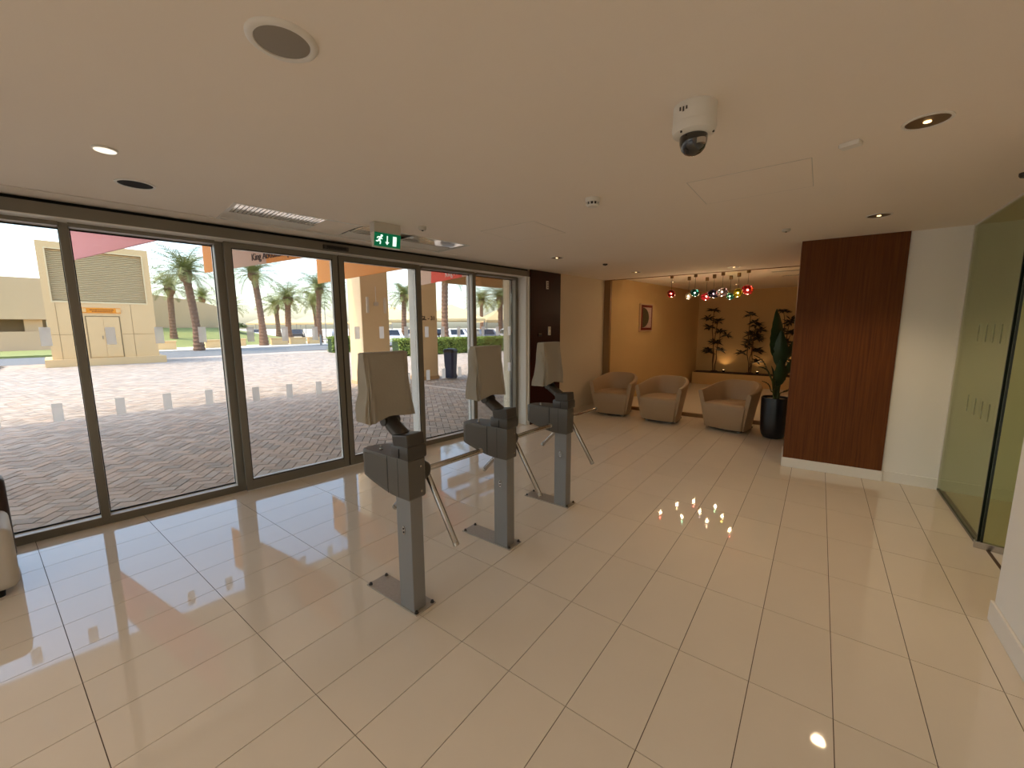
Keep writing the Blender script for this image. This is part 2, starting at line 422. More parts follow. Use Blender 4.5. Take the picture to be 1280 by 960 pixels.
def mullion(n, s0, s1, y0=0., y1=.14):
    o = MB().box(s0, s1, y0, y1, 0, 2.36).build('trim_%d' % n, 'aluminium', None, bevel=.003); o.location = FO; o.rotation_euler = (0, 0, FA)
    e = MB().box(s0-.002, s0, y0+.02, y1, .05, 2.35).box(s1, s1+.002, y0+.02, y1, .05, 2.35).build('lit_side_face', 'aluminium_light', o)  # pale side strips imitate daylight falling on the mullion flanks
    struct(o)
for k, (a, b) in enumerate(((-5.18, -5.13), (-4.24, -4.19), (-3.29, -3.24), (-2.34, -2.29), (-1.39, -1.34), (-.45, -.40), (.50, .55), (1.44, 1.535), (3.50, 3.60), (4.46, 4.52))):
    mullion(10+k, a, b)
wl = ['fixed glass pane at the left edge of the entrance', 'fixed glass pane between the leftmost mullion and the sliding door', 'fixed glass pane right of the sliding doors', 'last fixed glass pane beside the red-brown panel']
fixed_window(10, -5.13, -4.24, (), None); fixed_window(11, -4.19, -3.29, (), None); fixed_window(5, -3.24, -2.34, (-3.0, -2.7), None); fixed_window(6, -2.29, -1.39, (-2.1, -1.8, -1.5), None)
fixed_window(7, -1.34, -.45, (-1.2, -.9, -.6), None)
fixed_window(1, -.40, .50, (-.27, .04, .35), wl[0]); fixed_window(2, .55, 1.44, (.70, 1.0, 1.30), wl[1])
fixed_window(3, 3.60, 4.46, (3.72, 3.98, 4.26), wl[2]); fixed_window(4, 4.52, 5.34, (4.72, 5.02, 5.28), wl[3])
# end jamb
j_ = struct(empty('trim_30', FO, FA))
box(5.34, 5.40, 0, .14, 0, 2.36).build('jamb', 'aluminium', j_, bevel=.003)
box(5.40, 5.455, -.17, .14, 0, 2.36).build('reveal', 'aluminium_light', j_)
box(5.44, 5.458, -.20, -.17, 0, 2.36).build('edge', 'white_trim', j_)
# header box; a near-black block gives the gap above its shade
h_ = struct(empty('trim_31', FO, FA), 'grey aluminium header box running above the glazed entrance')
box(-6.3, 5.56, -.19, .02, 2.362, 2.447).build('header_box', 'aluminium', h_, bevel=.002)
box(-6.3, 5.56, -.186, .14, 2.357, 2.3625).build('header_lit_underside', 'white_trim', h_)  # whiter than the box, in place of light bounced up from outside
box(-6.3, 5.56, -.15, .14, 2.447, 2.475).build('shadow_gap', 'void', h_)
box(-6.3, 7.8, .02, .16, 2.3625, 2.9).build('lintel', 'stucco', h_)
# sliding doors
def slide(n, s0, s1, marks, lab):
    t = struct(empty('door_%d' % n, FO, FA), lab)
    y0, y1 = -.065, -.012
    for nm, b_ in (('stile', (s0, s0+.055, .012, 2.356)), ('stile', (s1-.055, s1, .012, 2.356)), ('bottom_rail', (s0+.055, s1-.055, .012, .105)), ('top_rail', (s0+.055, s1-.055, 2.305, 2.356))):
        box(b_[0], b_[1], y0, y1, b_[2], b_[3]).build(nm, 'aluminium', t, bevel=.002)
    a, b = s0+.055, s1-.055
    MB().box(a, b, y0+.014, y1, .105, .118).box(a, b, y0+.014, y1, 2.296, 2.305).box(a, a+.008, y0+.014, y1, .118, 2.296).box(b-.008, b, y0+.014, y1, .118, 2.296).build('glazing_bead', 'aluminium_light', t)
    MB().box(a, b, y0+.006, y0+.014, .105, .112).box(a, b, y0+.006, y0+.014, 2.299, 2.305).box(a, a+.006, y0+.006, y0+.014, .112, 2.299).box(b-.006, b, y0+.006, y0+.014, .112, 2.299).build('gasket', 'gasket', t)
    box(a, b, -.045, -.035, .105, 2.305).build('pane', 'facade_glass', t)
    for q in marks:
        for z in (.945, 1.525): marker(t, q, z, y=-.0455)
slide(1, 1.50, 2.515, (1.65, 1.95, 2.24), 'left leaf of the glazed sliding entrance door')
slide(2, 2.527, 3.545, (2.70, 3.0, 3.33), 'right leaf of the glazed sliding entrance door')
struct(fb(MB().box(1.505, 3.545, -.062, .12, 0, .012), 'trim_32', 'aluminium_light'))
box(2.515, 2.527, -.05, -.02, .012, 2.345).build('trim_33', 'gasket', None, loc=FL, rz=FA)['kind'] = 'structure'
t = thing('door_sensor', 'flat dark motion sensor on the header above the sliding doors', 'sensor', tuple(F(2.45, -.19, 2.40)), FA)
box(-.13, .13, -.03, .0, -.022, .022).build('body', 'turnstile_dark', t, bevel=.006)
box(-.10, .10, -.033, -.028, -.012, .010).build('lens', 'black', t)
# air curtain in the ceiling recess over the doors
a_ = thing('air_curtain', 'white recessed air curtain with slatted grille above the sliding doors', 'air curtain', tuple(F(2.5, -.70, ZC)), FA)
MB().box(-1.10, 1.10, -.30, -.275, -.004, .1).box(-1.10, 1.10, .275, .30, -.004, .1).box(-1.10, -1.075, -.275, .275, -.004, .1).box(1.075, 1.10, -.275, .275, -.004, .1).build('frame', 'white_trim', a_)
box(-1.08, 1.08, -.28, .28, .10, .17).build('backing', 'ceiling_paint', a_)
box(-.42, -.12, -.27, .27, .012, .10).build('housing', 'ceiling_paint', a_)
me0 = None
for x0, x1 in ((-1.07, -.43), (-.11, .22), (.42, 1.05)):
    x = x0
    while x < x1-.02:
        if me0 is None: o = box(0, .023, -.27, .03, .004, .010).build('slat', 'polished', a_); me0 = o.data
        else: o = bpy.data.objects.new('slat', me0); col.objects.link(o); o.parent = a_
        o.location = (x, 0, 0); x += .029
    box(x0, x1, .04, .27, .004, .012).build('flap', 'white_plastic', a_)

# ================================================================== GREEN GLASS PARTITION
g_ = struct(empty('window_8', (0, 0, 0)), 'frameless green-tinted glass partition at the right')
box(4.25, 5.515, -1.046, -1.034, .004, ZC).build('pane', 'green_glass', g_)
box(4.236, 4.25, -1.048, -1.032, .004, ZC).build('edge', 'green_edge', g_)
MB().box(4.25, 5.515, -1.052, -1.030, 0, .02).build('floor_channel', 'green_edge', g_)
box(5.498, 5.518, -1.05, -1.028, .0, ZC).build('wall_channel', 'aluminium_light', g_)
box(4.25, 5.515, -1.05, -1.03, ZC-.015, ZC).build('ceiling_channel', 'aluminium_light', g_)
for z in (.945, 1.525):
    for x in (4.42, 4.58, 4.75, 4.95): box(x-.014, x+.014, -1.0335, -1.0325, z-.07, z+.07).build('glass_marker', 'marker_faint', g_)
d_ = struct(empty('door_3', (4.2, -1.04, 0), math.radians(-100)), 'open green glass door leaf behind the partition')
box(.012, 1.0, -.006, .006, .01, 2.46).build('pane', 'green_glass', d_)
box(.0, .012, -.007, .007, .01, 2.46).build('edge', 'green_edge', d_)
box(-.03, .12, -.02, .02, .0, .05).build('floor_hinge', 'steel', d_, bevel=.004)
box(-.03, .12, -.02, .02, 2.41, 2.46).build('top_hinge', 'steel', d_, bevel=.004)

# ================================================================== CEILING FITTINGS
def spot(name, loc, power, size=.05, colr=(1, .74, .46), angle=110, blend=.6, rot=(0, 0, 0)):
    l = bpy.data.lights.new(name, 'SPOT'); l.energy = power; l.color = colr; l.spot_size = math.radians(angle); l.spot_blend = blend; l.shadow_soft_size = size
    o = bpy.data.objects.new(name, l); col.objects.link(o); o.location = loc; o.rotation_euler = rot
    return o
def downlight(x, y, r, label, power=0, inner='bronze', z=ZC, ring='white_trim'):
    t = thing('downlight', label, 'downlight', (x, y, z), group='round recessed ceiling downlights')
    MB().loft([[Vector((rr*math.cos(2*PI*k/28), rr*math.sin(2*PI*k/28), zz)) for k in range(28)] for rr, zz in ((r*.86, -.0005), (r*.88, -.006), (r, -.005), (r, .0))], cap=False).build('ring', ring, t, smooth=40)
    MB().lathe([(r*.86, -.003), (r*.86, -.0015)], 28).build('reflector', inner, t)
    if power:
        MB().lathe([(r*.16, -.007), (r*.16, -.003)], 12).build('lamp', 'lamp_warm', t)
        l = spot('downlight_beam', (0, 0, -.02), power); l.parent = t
    return t
downlight(.741, 3.488, .098, 'dark round downlight in the ceiling close to the left glass panes', 0, 'void')
downlight(4.572, -.309, .085, 'bronze round downlight in the ceiling before the wooden column', 26)
downlight(4.716, 2.808, .085, 'dark round downlight in the ceiling beside the red-brown panel', 8, 'bronze')
downlight(6.734, 2.499, .09, 'dark round downlight in the ceiling above the left armchair', 5, 'bronze')
downlight(7.10, 1.121, .09, 'dark round downlight in the ceiling just before the lounge line', 5, 'bronze')
downlight(2.642, -.304, .085, 'large bronze round downlight in the ceiling nearest the right wall', 22)
downlight(-1.2, -.30, .085, 'unseen bronze downlight added behind the viewer by the right wall to brighten the lobby', 34)  # added out of view as extra light for the room
downlight(-1.2, 1.6, .085, 'unseen bronze downlight added behind the viewer in mid room to brighten the lobby', 34)  # second added lamp out of view, lifts the room brightness
# small round ceiling sensors
def puck(x, y, r, h, label, m='white_plastic', name='ceiling_sensor', tip=None):
    t = thing(name, label, 'sensor', (x, y, ZC))
    MB().lathe([(r, 0), (r, -h*.6), (r*.8, -h), (r*.2, -h)], 20).build('body', m, t, smooth=40)
    if tip: MB().lathe([(r*.3, -h), (r*.25, -h-.006), (.002, -h-.008)], 12).build('lens', tip, t, smooth=60)
    return t
t = thing('puck_lamp', 'small lit white disc lamp on the ceiling above the left glass panes', 'lamp', (.523, 2.939, ZC))
MB().lathe([(.050, 0), (.050, -.006), (.046, -.009)], 24).build('rim', 'white_plastic', t, smooth=40)
MB().lathe([(.044, -.0085), (.042, -.011), (.01, -.012)], 24).build('diffuser', mat('puck_glow', (250, 244, 232), emit=(255, 242, 220), estr=.9), t, smooth=40)
puck(4.685, .326, .035, .022, 'small round sensor on the ceiling near the top of the wooden column', 'beige_plastic', tip='black')
puck(5.614, 2.539, .035, .018, 'tiny dark sensor on the ceiling between two downlights near the lounge', 'turnstile_dark', tip='black')
puck(2.561, 2.92, .035, .03, 'tiny beige sensor on the ceiling just right of the exit sign', 'beige_plastic', tip='black')
puck(3.86, -.90, .03, .025, 'small dark sensor on the ceiling at the right edge beside the green glass', 'turnstile_dark', tip='black')
t = thing('call_point', 'small white oblong box on the ceiling beside the large bronze downlight', 'sensor', (2.715, -.048, ZC), math.radians(-20))
box(-.028, .028, -.04, .04, -.022, 0).build('body', 'white_plastic', t, bevel=.004)
box(-.02, .02, .03, .045, -.016, -.004).build('end_cap', 'beige_plastic', t)
# smoke detector
t = thing('smoke_detector', 'white smoke detector on the ceiling left of the dome camera', 'smoke detector', (2.747, 1.349, ZC))
MB().lathe([(.052, 0), (.052, -.022), (.047, -.028)], 28).build('base', 'white_plastic', t, smooth=40)
MB().lathe([(.040, -.028), (.036, -.046)], 28).build('chamber', 'turnstile_dark', t, smooth=40)
for k in range(10):
    a = 2*PI*k/10
    box(.036, .045, -.004, .004, -.048, -.026, Matrix.Rotation(a, 4, 'Z')).build('rib', 'white_plastic', t)
MB().lathe([(.044, -.046), (.034, -.056), (.01, -.058)], 28).build('cap', 'white_plastic', t, smooth=40)
# ceiling speaker
t = thing('ceiling_speaker', 'round white ceiling speaker with grey mesh grille at the top left', 'speaker', (.699, 1.42, ZC))
MB().loft([[Vector((rr*math.cos(2*PI*k/40), rr*math.sin(2*PI*k/40), zz)) for k in range(40)] for rr, zz in ((.078, -.004), (.080, -.010), (.092, -.012), (.101, -.006), (.102, 0))], cap=False).build('bezel', 'white_trim', t, smooth=50)
MB().lathe([(.079, -.005), (.078, -.007), (.05, -.009), (.005, -.0095)], 40).build('grille', mat('speaker_mesh', (150, 140, 126), rough=.6, bump=(900, .6, .002)), t, smooth=50)
# dome camera
t = thing('dome_camera', 'white dome security camera with black dome on the ceiling', 'camera', (1.90, .483, ZC))
MB().lathe([(.083, 0), (.083, -.07)], 36).build('mount', 'white_plastic', t, smooth=40)
MB().lathe([(.084, -.071), (.085, -.085), (.080, -.104), (.066, -.113), (.052, -.115)], 36).build('collar', 'white_plastic', t, smooth=40)
MB().lathe([(.053, -.112), (.055, -.118), (.053, -.142), (.045, -.165), (.03, -.180), (.012, -.187), (.002, -.188)], 36).build('dome', mat('dome_black', (10, 10, 11), rough=.06, coat=1.), t, smooth=60)
MB().lathe([(.020, 0), (.019, -.02)], 14, c=(-.03, -.035, -.14)).build('lens', 'steel', t, smooth=50)
for a in (.6, 2.7, 4.8): MB().lathe([(.004, -.003), (.004, .003)], 8, c=(.074*math.cos(a), .074*math.sin(a), -.110)).build('screw', 'turnstile_dark', t)
for k, dz in enumerate((0, .006, .002)): box(-.084, -.0825, .008+k*.012, .014+k*.012, -.036-dz, -.024).build('mark', 'turnstile_dark', t)
# access hatches
def hatch(x0, x1, y0, y1, label, cat='hatch'):
    t = thing('access_hatch', label, cat, ((x0+x1)/2, (y0+y1)/2, ZC))
    a, b = (x1-x0)/2, (y1-y0)/2
    box(-a+.006, a-.006, -b+.006, b-.006, -.0015, 0).build('panel', 'ceiling_paint', t)
    MB().box(-a, a, -b, -b+.004, -.0008, 0).box(-a, a, b-.004, b, -.0008, 0).box(-a, -a+.004, -b, b, -.0008, 0).box(a-.004, a, -b, b, -.0008, 0).build('frame', 'beige_plastic', t)
downlight(4.75, -1.75, .085, 'bronze downlight added behind the green glass to brighten the passage', 12)  # added lamp, lightens what shows through the green glass
hatch(2.82, 3.38, .107, .745, 'square access panel in the ceiling right of the dome camera')
hatch(3.0, 3.56, 2.02, 2.62, 'square access panel in the ceiling behind the exit sign')
# exit sign
t = thing('exit_sign', 'green emergency exit sign with running figure hanging from the ceiling', 'exit sign', (2.30, 3.10, ZC), math.radians(-9))
box(-.125, .125, -.04, .04, -.085, 0).build('housing', 'beige_plastic', t, bevel=.004)
MB().prism([(-.035, -.085), (.035, -.085), (.012, -.205), (-.012, -.205)], -.126, .126, Matrix(((0, 0, 1, 0), (1, 0, 0, 0), (0, 1, 0, 0), (0, 0, 0, 1)))).build('diffuser', 'white_plastic', t)
e_ = box(-.122, .122, -.0035, .0, -.112, 0).build('sign_face', 'exit_green', t, loc=(0, -.037, -.086)); e_.rotation_euler = (math.radians(10.5), 0, 0)
man = MB()
def seg(mb, p, q, wd, y=-.006):
    p = Vector((p[0], p[1])); q = Vector((q[0], q[1])); n_ = (q-p).normalized(); n_ = Vector((-n_.y, n_.x))*wd/2
    pts = [p+n_, p-n_, q-n_, q+n_]
    mb.add([(v.x, yy, v.y) for yy in (y, -.003) for v in pts], [(0, 1, 2, 3), (7, 6, 5, 4), (0, 4, 5, 1), (1, 5, 6, 2), (2, 6, 7, 3), (3, 7, 4, 0)])
seg(man, (-.066, -.036), (-.080, -.060), .016); seg(man, (-.080, -.060), (-.066, -.074), .011); seg(man, (-.066, -.074), (-.070, -.094), .010)
seg(man, (-.080, -.060), (-.094, -.072), .011); seg(man, (-.094, -.072), (-.108, -.070), .009)
seg(man, (-.064, -.038), (-.052, -.052), .008); seg(man, (-.068, -.036), (-.090, -.036), .008); seg(man, (-.090, -.036), (-.098, -.048), .008)
for k in range(8): seg(man, (-.058, -.024), (-.058+.009*math.cos(k*PI/4), -.024+.009*math.sin(k*PI/4)), .008)
o = man.build('running_figure', 'exit_white', e_)
ar = MB(); seg(ar, (-.005, -.020), (-.005, -.075), .009)
ar.add([(x, y, z) for y in (-.006, -.003) for x, z in ((-.024, -.070), (.014, -.070), (-.005, -.094))], [(0, 1, 2), (5, 4, 3), (0, 3, 4, 1), (1, 4, 5, 2), (2, 5, 3, 0)])
ar.build('down_arrow', 'exit_white', e_)
box(.048, .082, -.006, -.003, -.098, -.018).build('door_symbol', 'exit_white', e_)

# ================================================================== TURNSTILES
def make_turnstile():
    t = empty('tripod_turnstile')
    pl = box(-.05, .095, -.085, .38, 0, .008).build('base_plate', 'steel_brushed', t, bevel=.002)
    for x in (-.035, .08):
        for y in (-.07, .36):
            MB().lathe([(.012, .008), (.012, .010), (.008, .010), (.008, .020), (.006, .022)], 10, c=(x, y, 0)).build('bolt', 'turnstile_dark', pl, smooth=40)
    ps = box(-.0425, .0425, -.06, .06, .008, .67).build('post', 'post_grey', t, bevel=.004)
    MB().loft([[Vector((-.0428-d, .012*math.cos(2*PI*k/16)+.0, .48+.026*math.sin(2*PI*k/16))) for k in range(16)] for d in (0, .004)]).build('lock_plate', 'steel', ps, smooth=30)
    for dz in (-.01, .01): MB().loft([[Vector((-.0466-d, .005*math.cos(2*PI*k/10), .48+dz+.005*math.sin(2*PI*k/10))) for k in range(10)] for d in (0, .002)]).build('keyhole', 'black', ps)
    # head: D-shaped box, underside sweeping up towards the glass
    plan = [(-.0525, -.068), (.055, -.070), (.068, -.060), (.072, -.02), (.10, .03), (.125, .10), (.135, .18), (.13, .25), (.11, .305), (.075, .34), (.03, .356), (-.02, .356), (-.045, .348), (-.0525, .335)]
    def zb(y):
        if y < .04: return .664
        u = (y-.04)/.316
        return .664+.068*u**1.6
    # subdivide the long left edge so that the curved underside reads
    pl2 = []
    for i, p in enumerate(plan):
        q = plan[(i+1) % len(plan)]; pl2.append(p)
        dl = math.hypot(q[0]-p[0], q[1]-p[1]); m_ = int(dl/.04)
        for k in range(1, m_): pl2.append((p[0]+(q[0]-p[0])*k/m_, p[1]+(q[1]-p[1])*k/m_))
    n = len(pl2); cx, cy = .03, .14
    def ring(z, ins): return [Vector((x+(cx-x)*ins, y+(cy-y)*ins, z)) for x, y in pl2]
    hm = MB()
    rings = [[Vector((x+(cx-x)*.05, y+(cy-y)*.03, zb(y))) for x, y in pl2], [Vector((x, y, zb(y)+.008)) for x, y in pl2], ring(.879, 0), ring(.885, .03)]
    hm.loft(rings, cap=False)
    top = rings[-1]; bot = rings[0]
    hm.add(top+[Vector((cx, cy, .886))], [(i, (i+1) % n, n) for i in range(n)])
    hm.add(bot+[Vector((cx, cy, zb(cy)))], [((i+1) % n, i, n) for i in range(n)])
    hd = hm.build('head_housing', 'turnstile_grey', t, smooth=35)
    # side cover panel and seams on the left face
    yy = [.115+.0205*k for k in range(11)]
    sp = MB(); P0 = [(y, zb(y)+.022) for y in yy]; P1 = [(yy[-1], .868), (yy[0], .868)]
    poly = P0+P1
    sp.add([Vector((x, y, z)) for x in (-.0525, -.0545) for y, z in poly], [tuple(range(len(poly), 2*len(poly))), ]+[(i, (i+1) % len(poly), len(poly)+(i+1) % len(poly), len(poly)+i) for i in range(len(poly))])
    sp.build('side_cover', 'turnstile_grey', hd)
    MB().box(-.0531, -.052, .109, .113, .672, .884).build('seam', 'gasket', hd)
    MB().box(-.0531, -.052, .020, .0225, .668, .884).build('seam', 'gasket', hd)
    MB().lathe([(.011, .884), (.011, .890), (.008, .892)], 14, c=(.0, .235, 0)).build('key_lock', 'steel', hd, smooth=40)
    box(-.002, .002, .227, .243, .892, .908).build('key', 'steel', hd)
    for z in (.70, .84): MB().loft([[Vector((.03+.006*math.cos(2*PI*k/10), -.0705-d, z+.006*math.sin(2*PI*k/10))) for k in range(10)] for d in (0, .002)]).build('screw', 'steel', hd)
    # tripod
    hub = Vector((.135, .015, .775))
    hb = MB().tube([(.07, .03, .775), (.125, .02, .775), (.15, .012, .77)], [.06, .058, .04], 20).build('hub', 'turnstile_dark', t, smooth=40)
    for e in (Vector((.545, -.055, .795)), Vector((.135, -.225, .385)), Vector((.115, .29, .475))):
        d = (e-hub).normalized()
        s_ = hub+d*.02
        a = MB().tube([s_, e-d*.006, e], [.0165, .0165, .012], 14).build('arm', 'steel', t, smooth=40)
        MB().tube([e-d*.02, e-d*.001, e+d*.002], [.0172, .0172, .010], 14).build('arm_end_cap', 'steel_brushed', a, smooth=40)
    # reader pedestal
    lb = MB().loft([[Vector((x, y, z)) for x, y in ((-.055+i, -.072+i), (.068-i, -.072+i), (.072-i, .02), (.06-i, .075-i), (-.05+i, .075-i))] for z, i in ((.886, .0), (.898, -.003), (.945, -.003), (.960, .003))]).build('reader_base', 'turnstile_dark', t, smooth=30, bevel=.003)
    MB().box(-.0592, -.0565, -.004, .0, .892, .944).build('seam', 'gasket', lb)
    M = Matrix.Translation((.006, -.004, .982)) @ Matrix.Rotation(math.radians(-7), 4, 'X')
    box(-.058, .060, -.064, .064, -.03, .036, M).build('reader_cap', 'turnstile_dark', t, bevel=.008)
    nk = MB(); 
    rings = []
    for (y, z, wx, hz, tl) in ((.03, .990, .050, .034, .5), (.075, 1.018, .050, .034, .6), (.12, 1.045, .050, .034, .8), (.15, 1.08, .048, .032, 1.2), (.160, 1.125, .042, .026, 1.5), (.160, 1.19, .04, .022, 1.57)):
        c, s = math.cos(tl), math.sin(tl)
        rings.append([Vector((.006+wx*math.cos(2*PI*k/16)*(1 if abs(math.cos(2*PI*k/16)) < .75 else .92), y-s*hz*math.sin(2*PI*k/16), z+c*hz*math.sin(2*PI*k/16))) for k in range(16)])
    nk.loft(rings); nk.build('neck', 'turnstile_dark', t, smooth=50)
    MB().tube([(-.045, .145, 1.07), (.057, .145, 1.07)], .026, 16).build('hinge', 'turnstile_dark', t, smooth=40)
    return t
def make_cover(seed, flare, wide):
    # cloth hood pulled over the face reader, hanging open at the bottom
    rnd = random.Random(seed); ph = [rnd.uniform(0, 6.28) for _ in range(8)]
    N, R = 72, 26; rings = []
    for j in range(R+1):
        u = j/R                                    # 0 bottom, 1 top
        z = 1.098+.352*u
        rr = []
        hx = (.141+.003*math.sin(2.2*u+ph[0])-.004*math.sin(PI*u))*wide; hy = .032+.022*(1-u)**1.2
        cyy = .135-.012*(1-u)
        for k in range(N):
            a = 2*PI*k/N
            ca, sa = math.cos(a), math.sin(a)
            e = .20
            x = hx*math.copysign(abs(ca)**e, ca); y = hy*math.copysign(abs(sa)**e, sa)
            amp = (1-u)**.8
            side = max(0, -ca)                      # left side hangs fuller
            x -= flare*side*amp*(.35+.3*math.sin(3+9*u+ph[1]))*(1 if sa > -.3 else .35)
            back = max(0, sa)
            y += flare*.8*back*amp
            # folds
            wv = .006*amp*math.sin(9*a+ph[2]+3*u)+.004*amp*math.sin(17*a+ph[3]-6*u)+.003*math.sin(5*a+7*u+ph[4])
            # swag: diagonal fold falling from upper left to the middle of the hem on the front
            if sa < -.2:
                xl = x/hx
                dgl = (xl+1.0)-1.15*(1-u)**1.5
                wv += .007*math.exp(-(dgl/.13)**2)*(1-u)**.5
                wv -= .004*math.exp(-((dgl-.22)/.16)**2)*(1-u)**.5
            y += wv*(1 if sa > 0 else -1); x += wv*.6*ca
            zz = z+((.009*math.sin(2*a+ph[5])-.010*abs(sa)+.028*max(0, -sa)*math.exp(-(x/.07)**2)) if j == 0 else (.004*math.sin(2*a+ph[5]) if j == 1 else 0))
            rr.append(Vector((x-.028, y+cyy, zz)))
        rings.append(rr)
    m = MB(); m.loft(rings, cap=False)
    tp = rings[-1]; n = N
    inner = [Vector(((p.x+.028)*.93-.028, .135+(p.y-.135)*.8, p.z+.004)) for p in tp]
    m.loft([tp, inner], cap=False)
    m.add(inner, [tuple(range(n))])
    return m
TS = [((1.3675, 1.74), 'grey tripod turnstile nearest the camera', 'in front'), ((2.21, 1.735), 'grey tripod turnstile in the middle of the row of three', 'middle'), ((3.055, 1.735), 'grey tripod turnstile farthest from the camera beside the red panel', 'far')]
proto = make_turnstile()
for i, ((x, y), lab, _) in enumerate(TS):
    o = proto if i == 0 else copy_tree(proto)
    o.location = (x, y, 0); tag(o, lab, 'turnstile', 'tripod turnstiles at the entrance')
for i, ((x, y), lab, _) in enumerate(TS):
    c = make_cover(11+i*5, (.03, .035, .045)[i], (1, 1.02, 1)[i]).build('fabric_cover', 'cover_fabric', None, smooth=60, loc=(x, y, 0))
    tag(c, ('dark beige cloth hood over the face reader of the nearest turnstile', 'beige cloth hood over the face reader of the middle turnstile', 'pale beige cloth hood over the face reader of the farthest turnstile')[i], 'cover', 'cloth hoods over the turnstile readers')

# ================================================================== ARMCHAIRS
def make_armchair(body, seatm, name='tub_armchair'):
    t = empty(name)                      # faces -X, origin on the floor under its middle
    N = 48
    def upath(u, w, d, fr):              # u 0..1: left front, round the back, right front
        a = PI*u
        e = .62
        x = d*math.copysign(abs(math.sin(a))**e, 1)
        y = w*math.copysign(abs(math.cos(a))**e, math.cos(a))
        return Vector((fr+x, y, 0))
    rings = []
    for k in range(N+1):
        u = k/N; s = math.sin(PI*u)
        top = .605+.125*s**.9
        ob = upath(u, .285, .56, -.285); ot = upath(u, .385, .74, -.34); it = upath(u, .322, .655, -.335); ib = upath(u, .262, .52, -.285)
        def mixp(a, b, q): return a+(b-a)*q
        rings.append([Vector((ob.x, ob.y, .035)), Vector((mixp(ob, ot, .5).x, mixp(ob, ot, .5).y, .035+(top-.035)*.5)), Vector((ot.x, ot.y, top-.03)), Vector((mixp(ot, it, .25).x, mixp(ot, it, .25).y, top-.004)),
                      Vector((mixp(ot, it, .75).x, mixp(ot, it, .75).y, top)), Vector((it.x, it.y, top-.03)), Vector((mixp(ib, it, .55).x, mixp(ib, it, .55).y, .44)), Vector((ib.x, ib.y, .06))])
    MB().loft(rings).build('shell', body, t, smooth=50)
    # seat block with a domed cushion and curved front
    sr = []
    for j, (z, ins) in enumerate(((.04, .012), (.05, 0), (.36, 0), (.395, .004), (.412, .02), (.42, .06))):
        r = []; q = .262+.045*(z-.04)/.38
        for k in range(20):
            v = k/19; y = -q+2*q*v
            r.append(Vector((-.315-.03*(1-(2*v-1)**2)-.02*(z/.42)+ins, y*(1-ins*.8), z)))
        for k in range(20):
            a = PI*k/19
            p = upath(k/19, q-.004, .50, -.20)
            r.append(Vector((min(p.x, .30)-ins*.5, p.y*(1-ins*.8), z)))
        sr.append(r)
    MB().loft(sr).build('seat', seatm, t, smooth=50)
    MB().prism([(-.26, -.24), (.20, -.24), (.24, 0), (.20, .24), (-.26, .24), (-.29, 0)], .018, .04).build('plinth', 'black', t)
    for x in (-.23, .18):
        for y in (-.2, .2): MB().lathe([(.018, 0), (.018, .02)], 12, c=(x, y, 0)).build('foot', 'steel_brushed', t)
    return t
ac = make_armchair('chair_leather', 'chair_leather')
for i, (x, y, a, lab) in enumerate(((7.10, 2.93, 4, 'tan tub armchair by the lounge wall, leftmost of three'), (7.06, 2.04, -3, 'tan tub armchair in the middle of the three before the lounge'), (7.07, 1.00, -14, 'tan tub armchair beside the black plant pot'))):
    o = ac if i == 0 else copy_tree(ac)
    o.location = (x, y, 0); o.rotation_euler = (0, 0, math.radians(a)); tag(o, lab, 'armchair', 'tan tub armchairs in a row')
lc = thing('lounge_seat', 'cream upholstered seat with dark brown back cut by the left edge', 'seat', (-.33, 4.05, 0))
box(-.36, .365, -.32, .16, .04, .42).build('seat', 'cream_leather', lc, bevel=.05, seg=4, smooth=60)
box(-.36, .375, .16, .34, .04, .62).build('backrest', 'brown_leather', lc, bevel=.04, seg=4, smooth=60)
for x in (-.3, .28):
    for y in (-.26, .28): MB().lathe([(.02, 0), (.025, .05)], 12, c=(x, y, 0)).build('foot', 'black', lc)

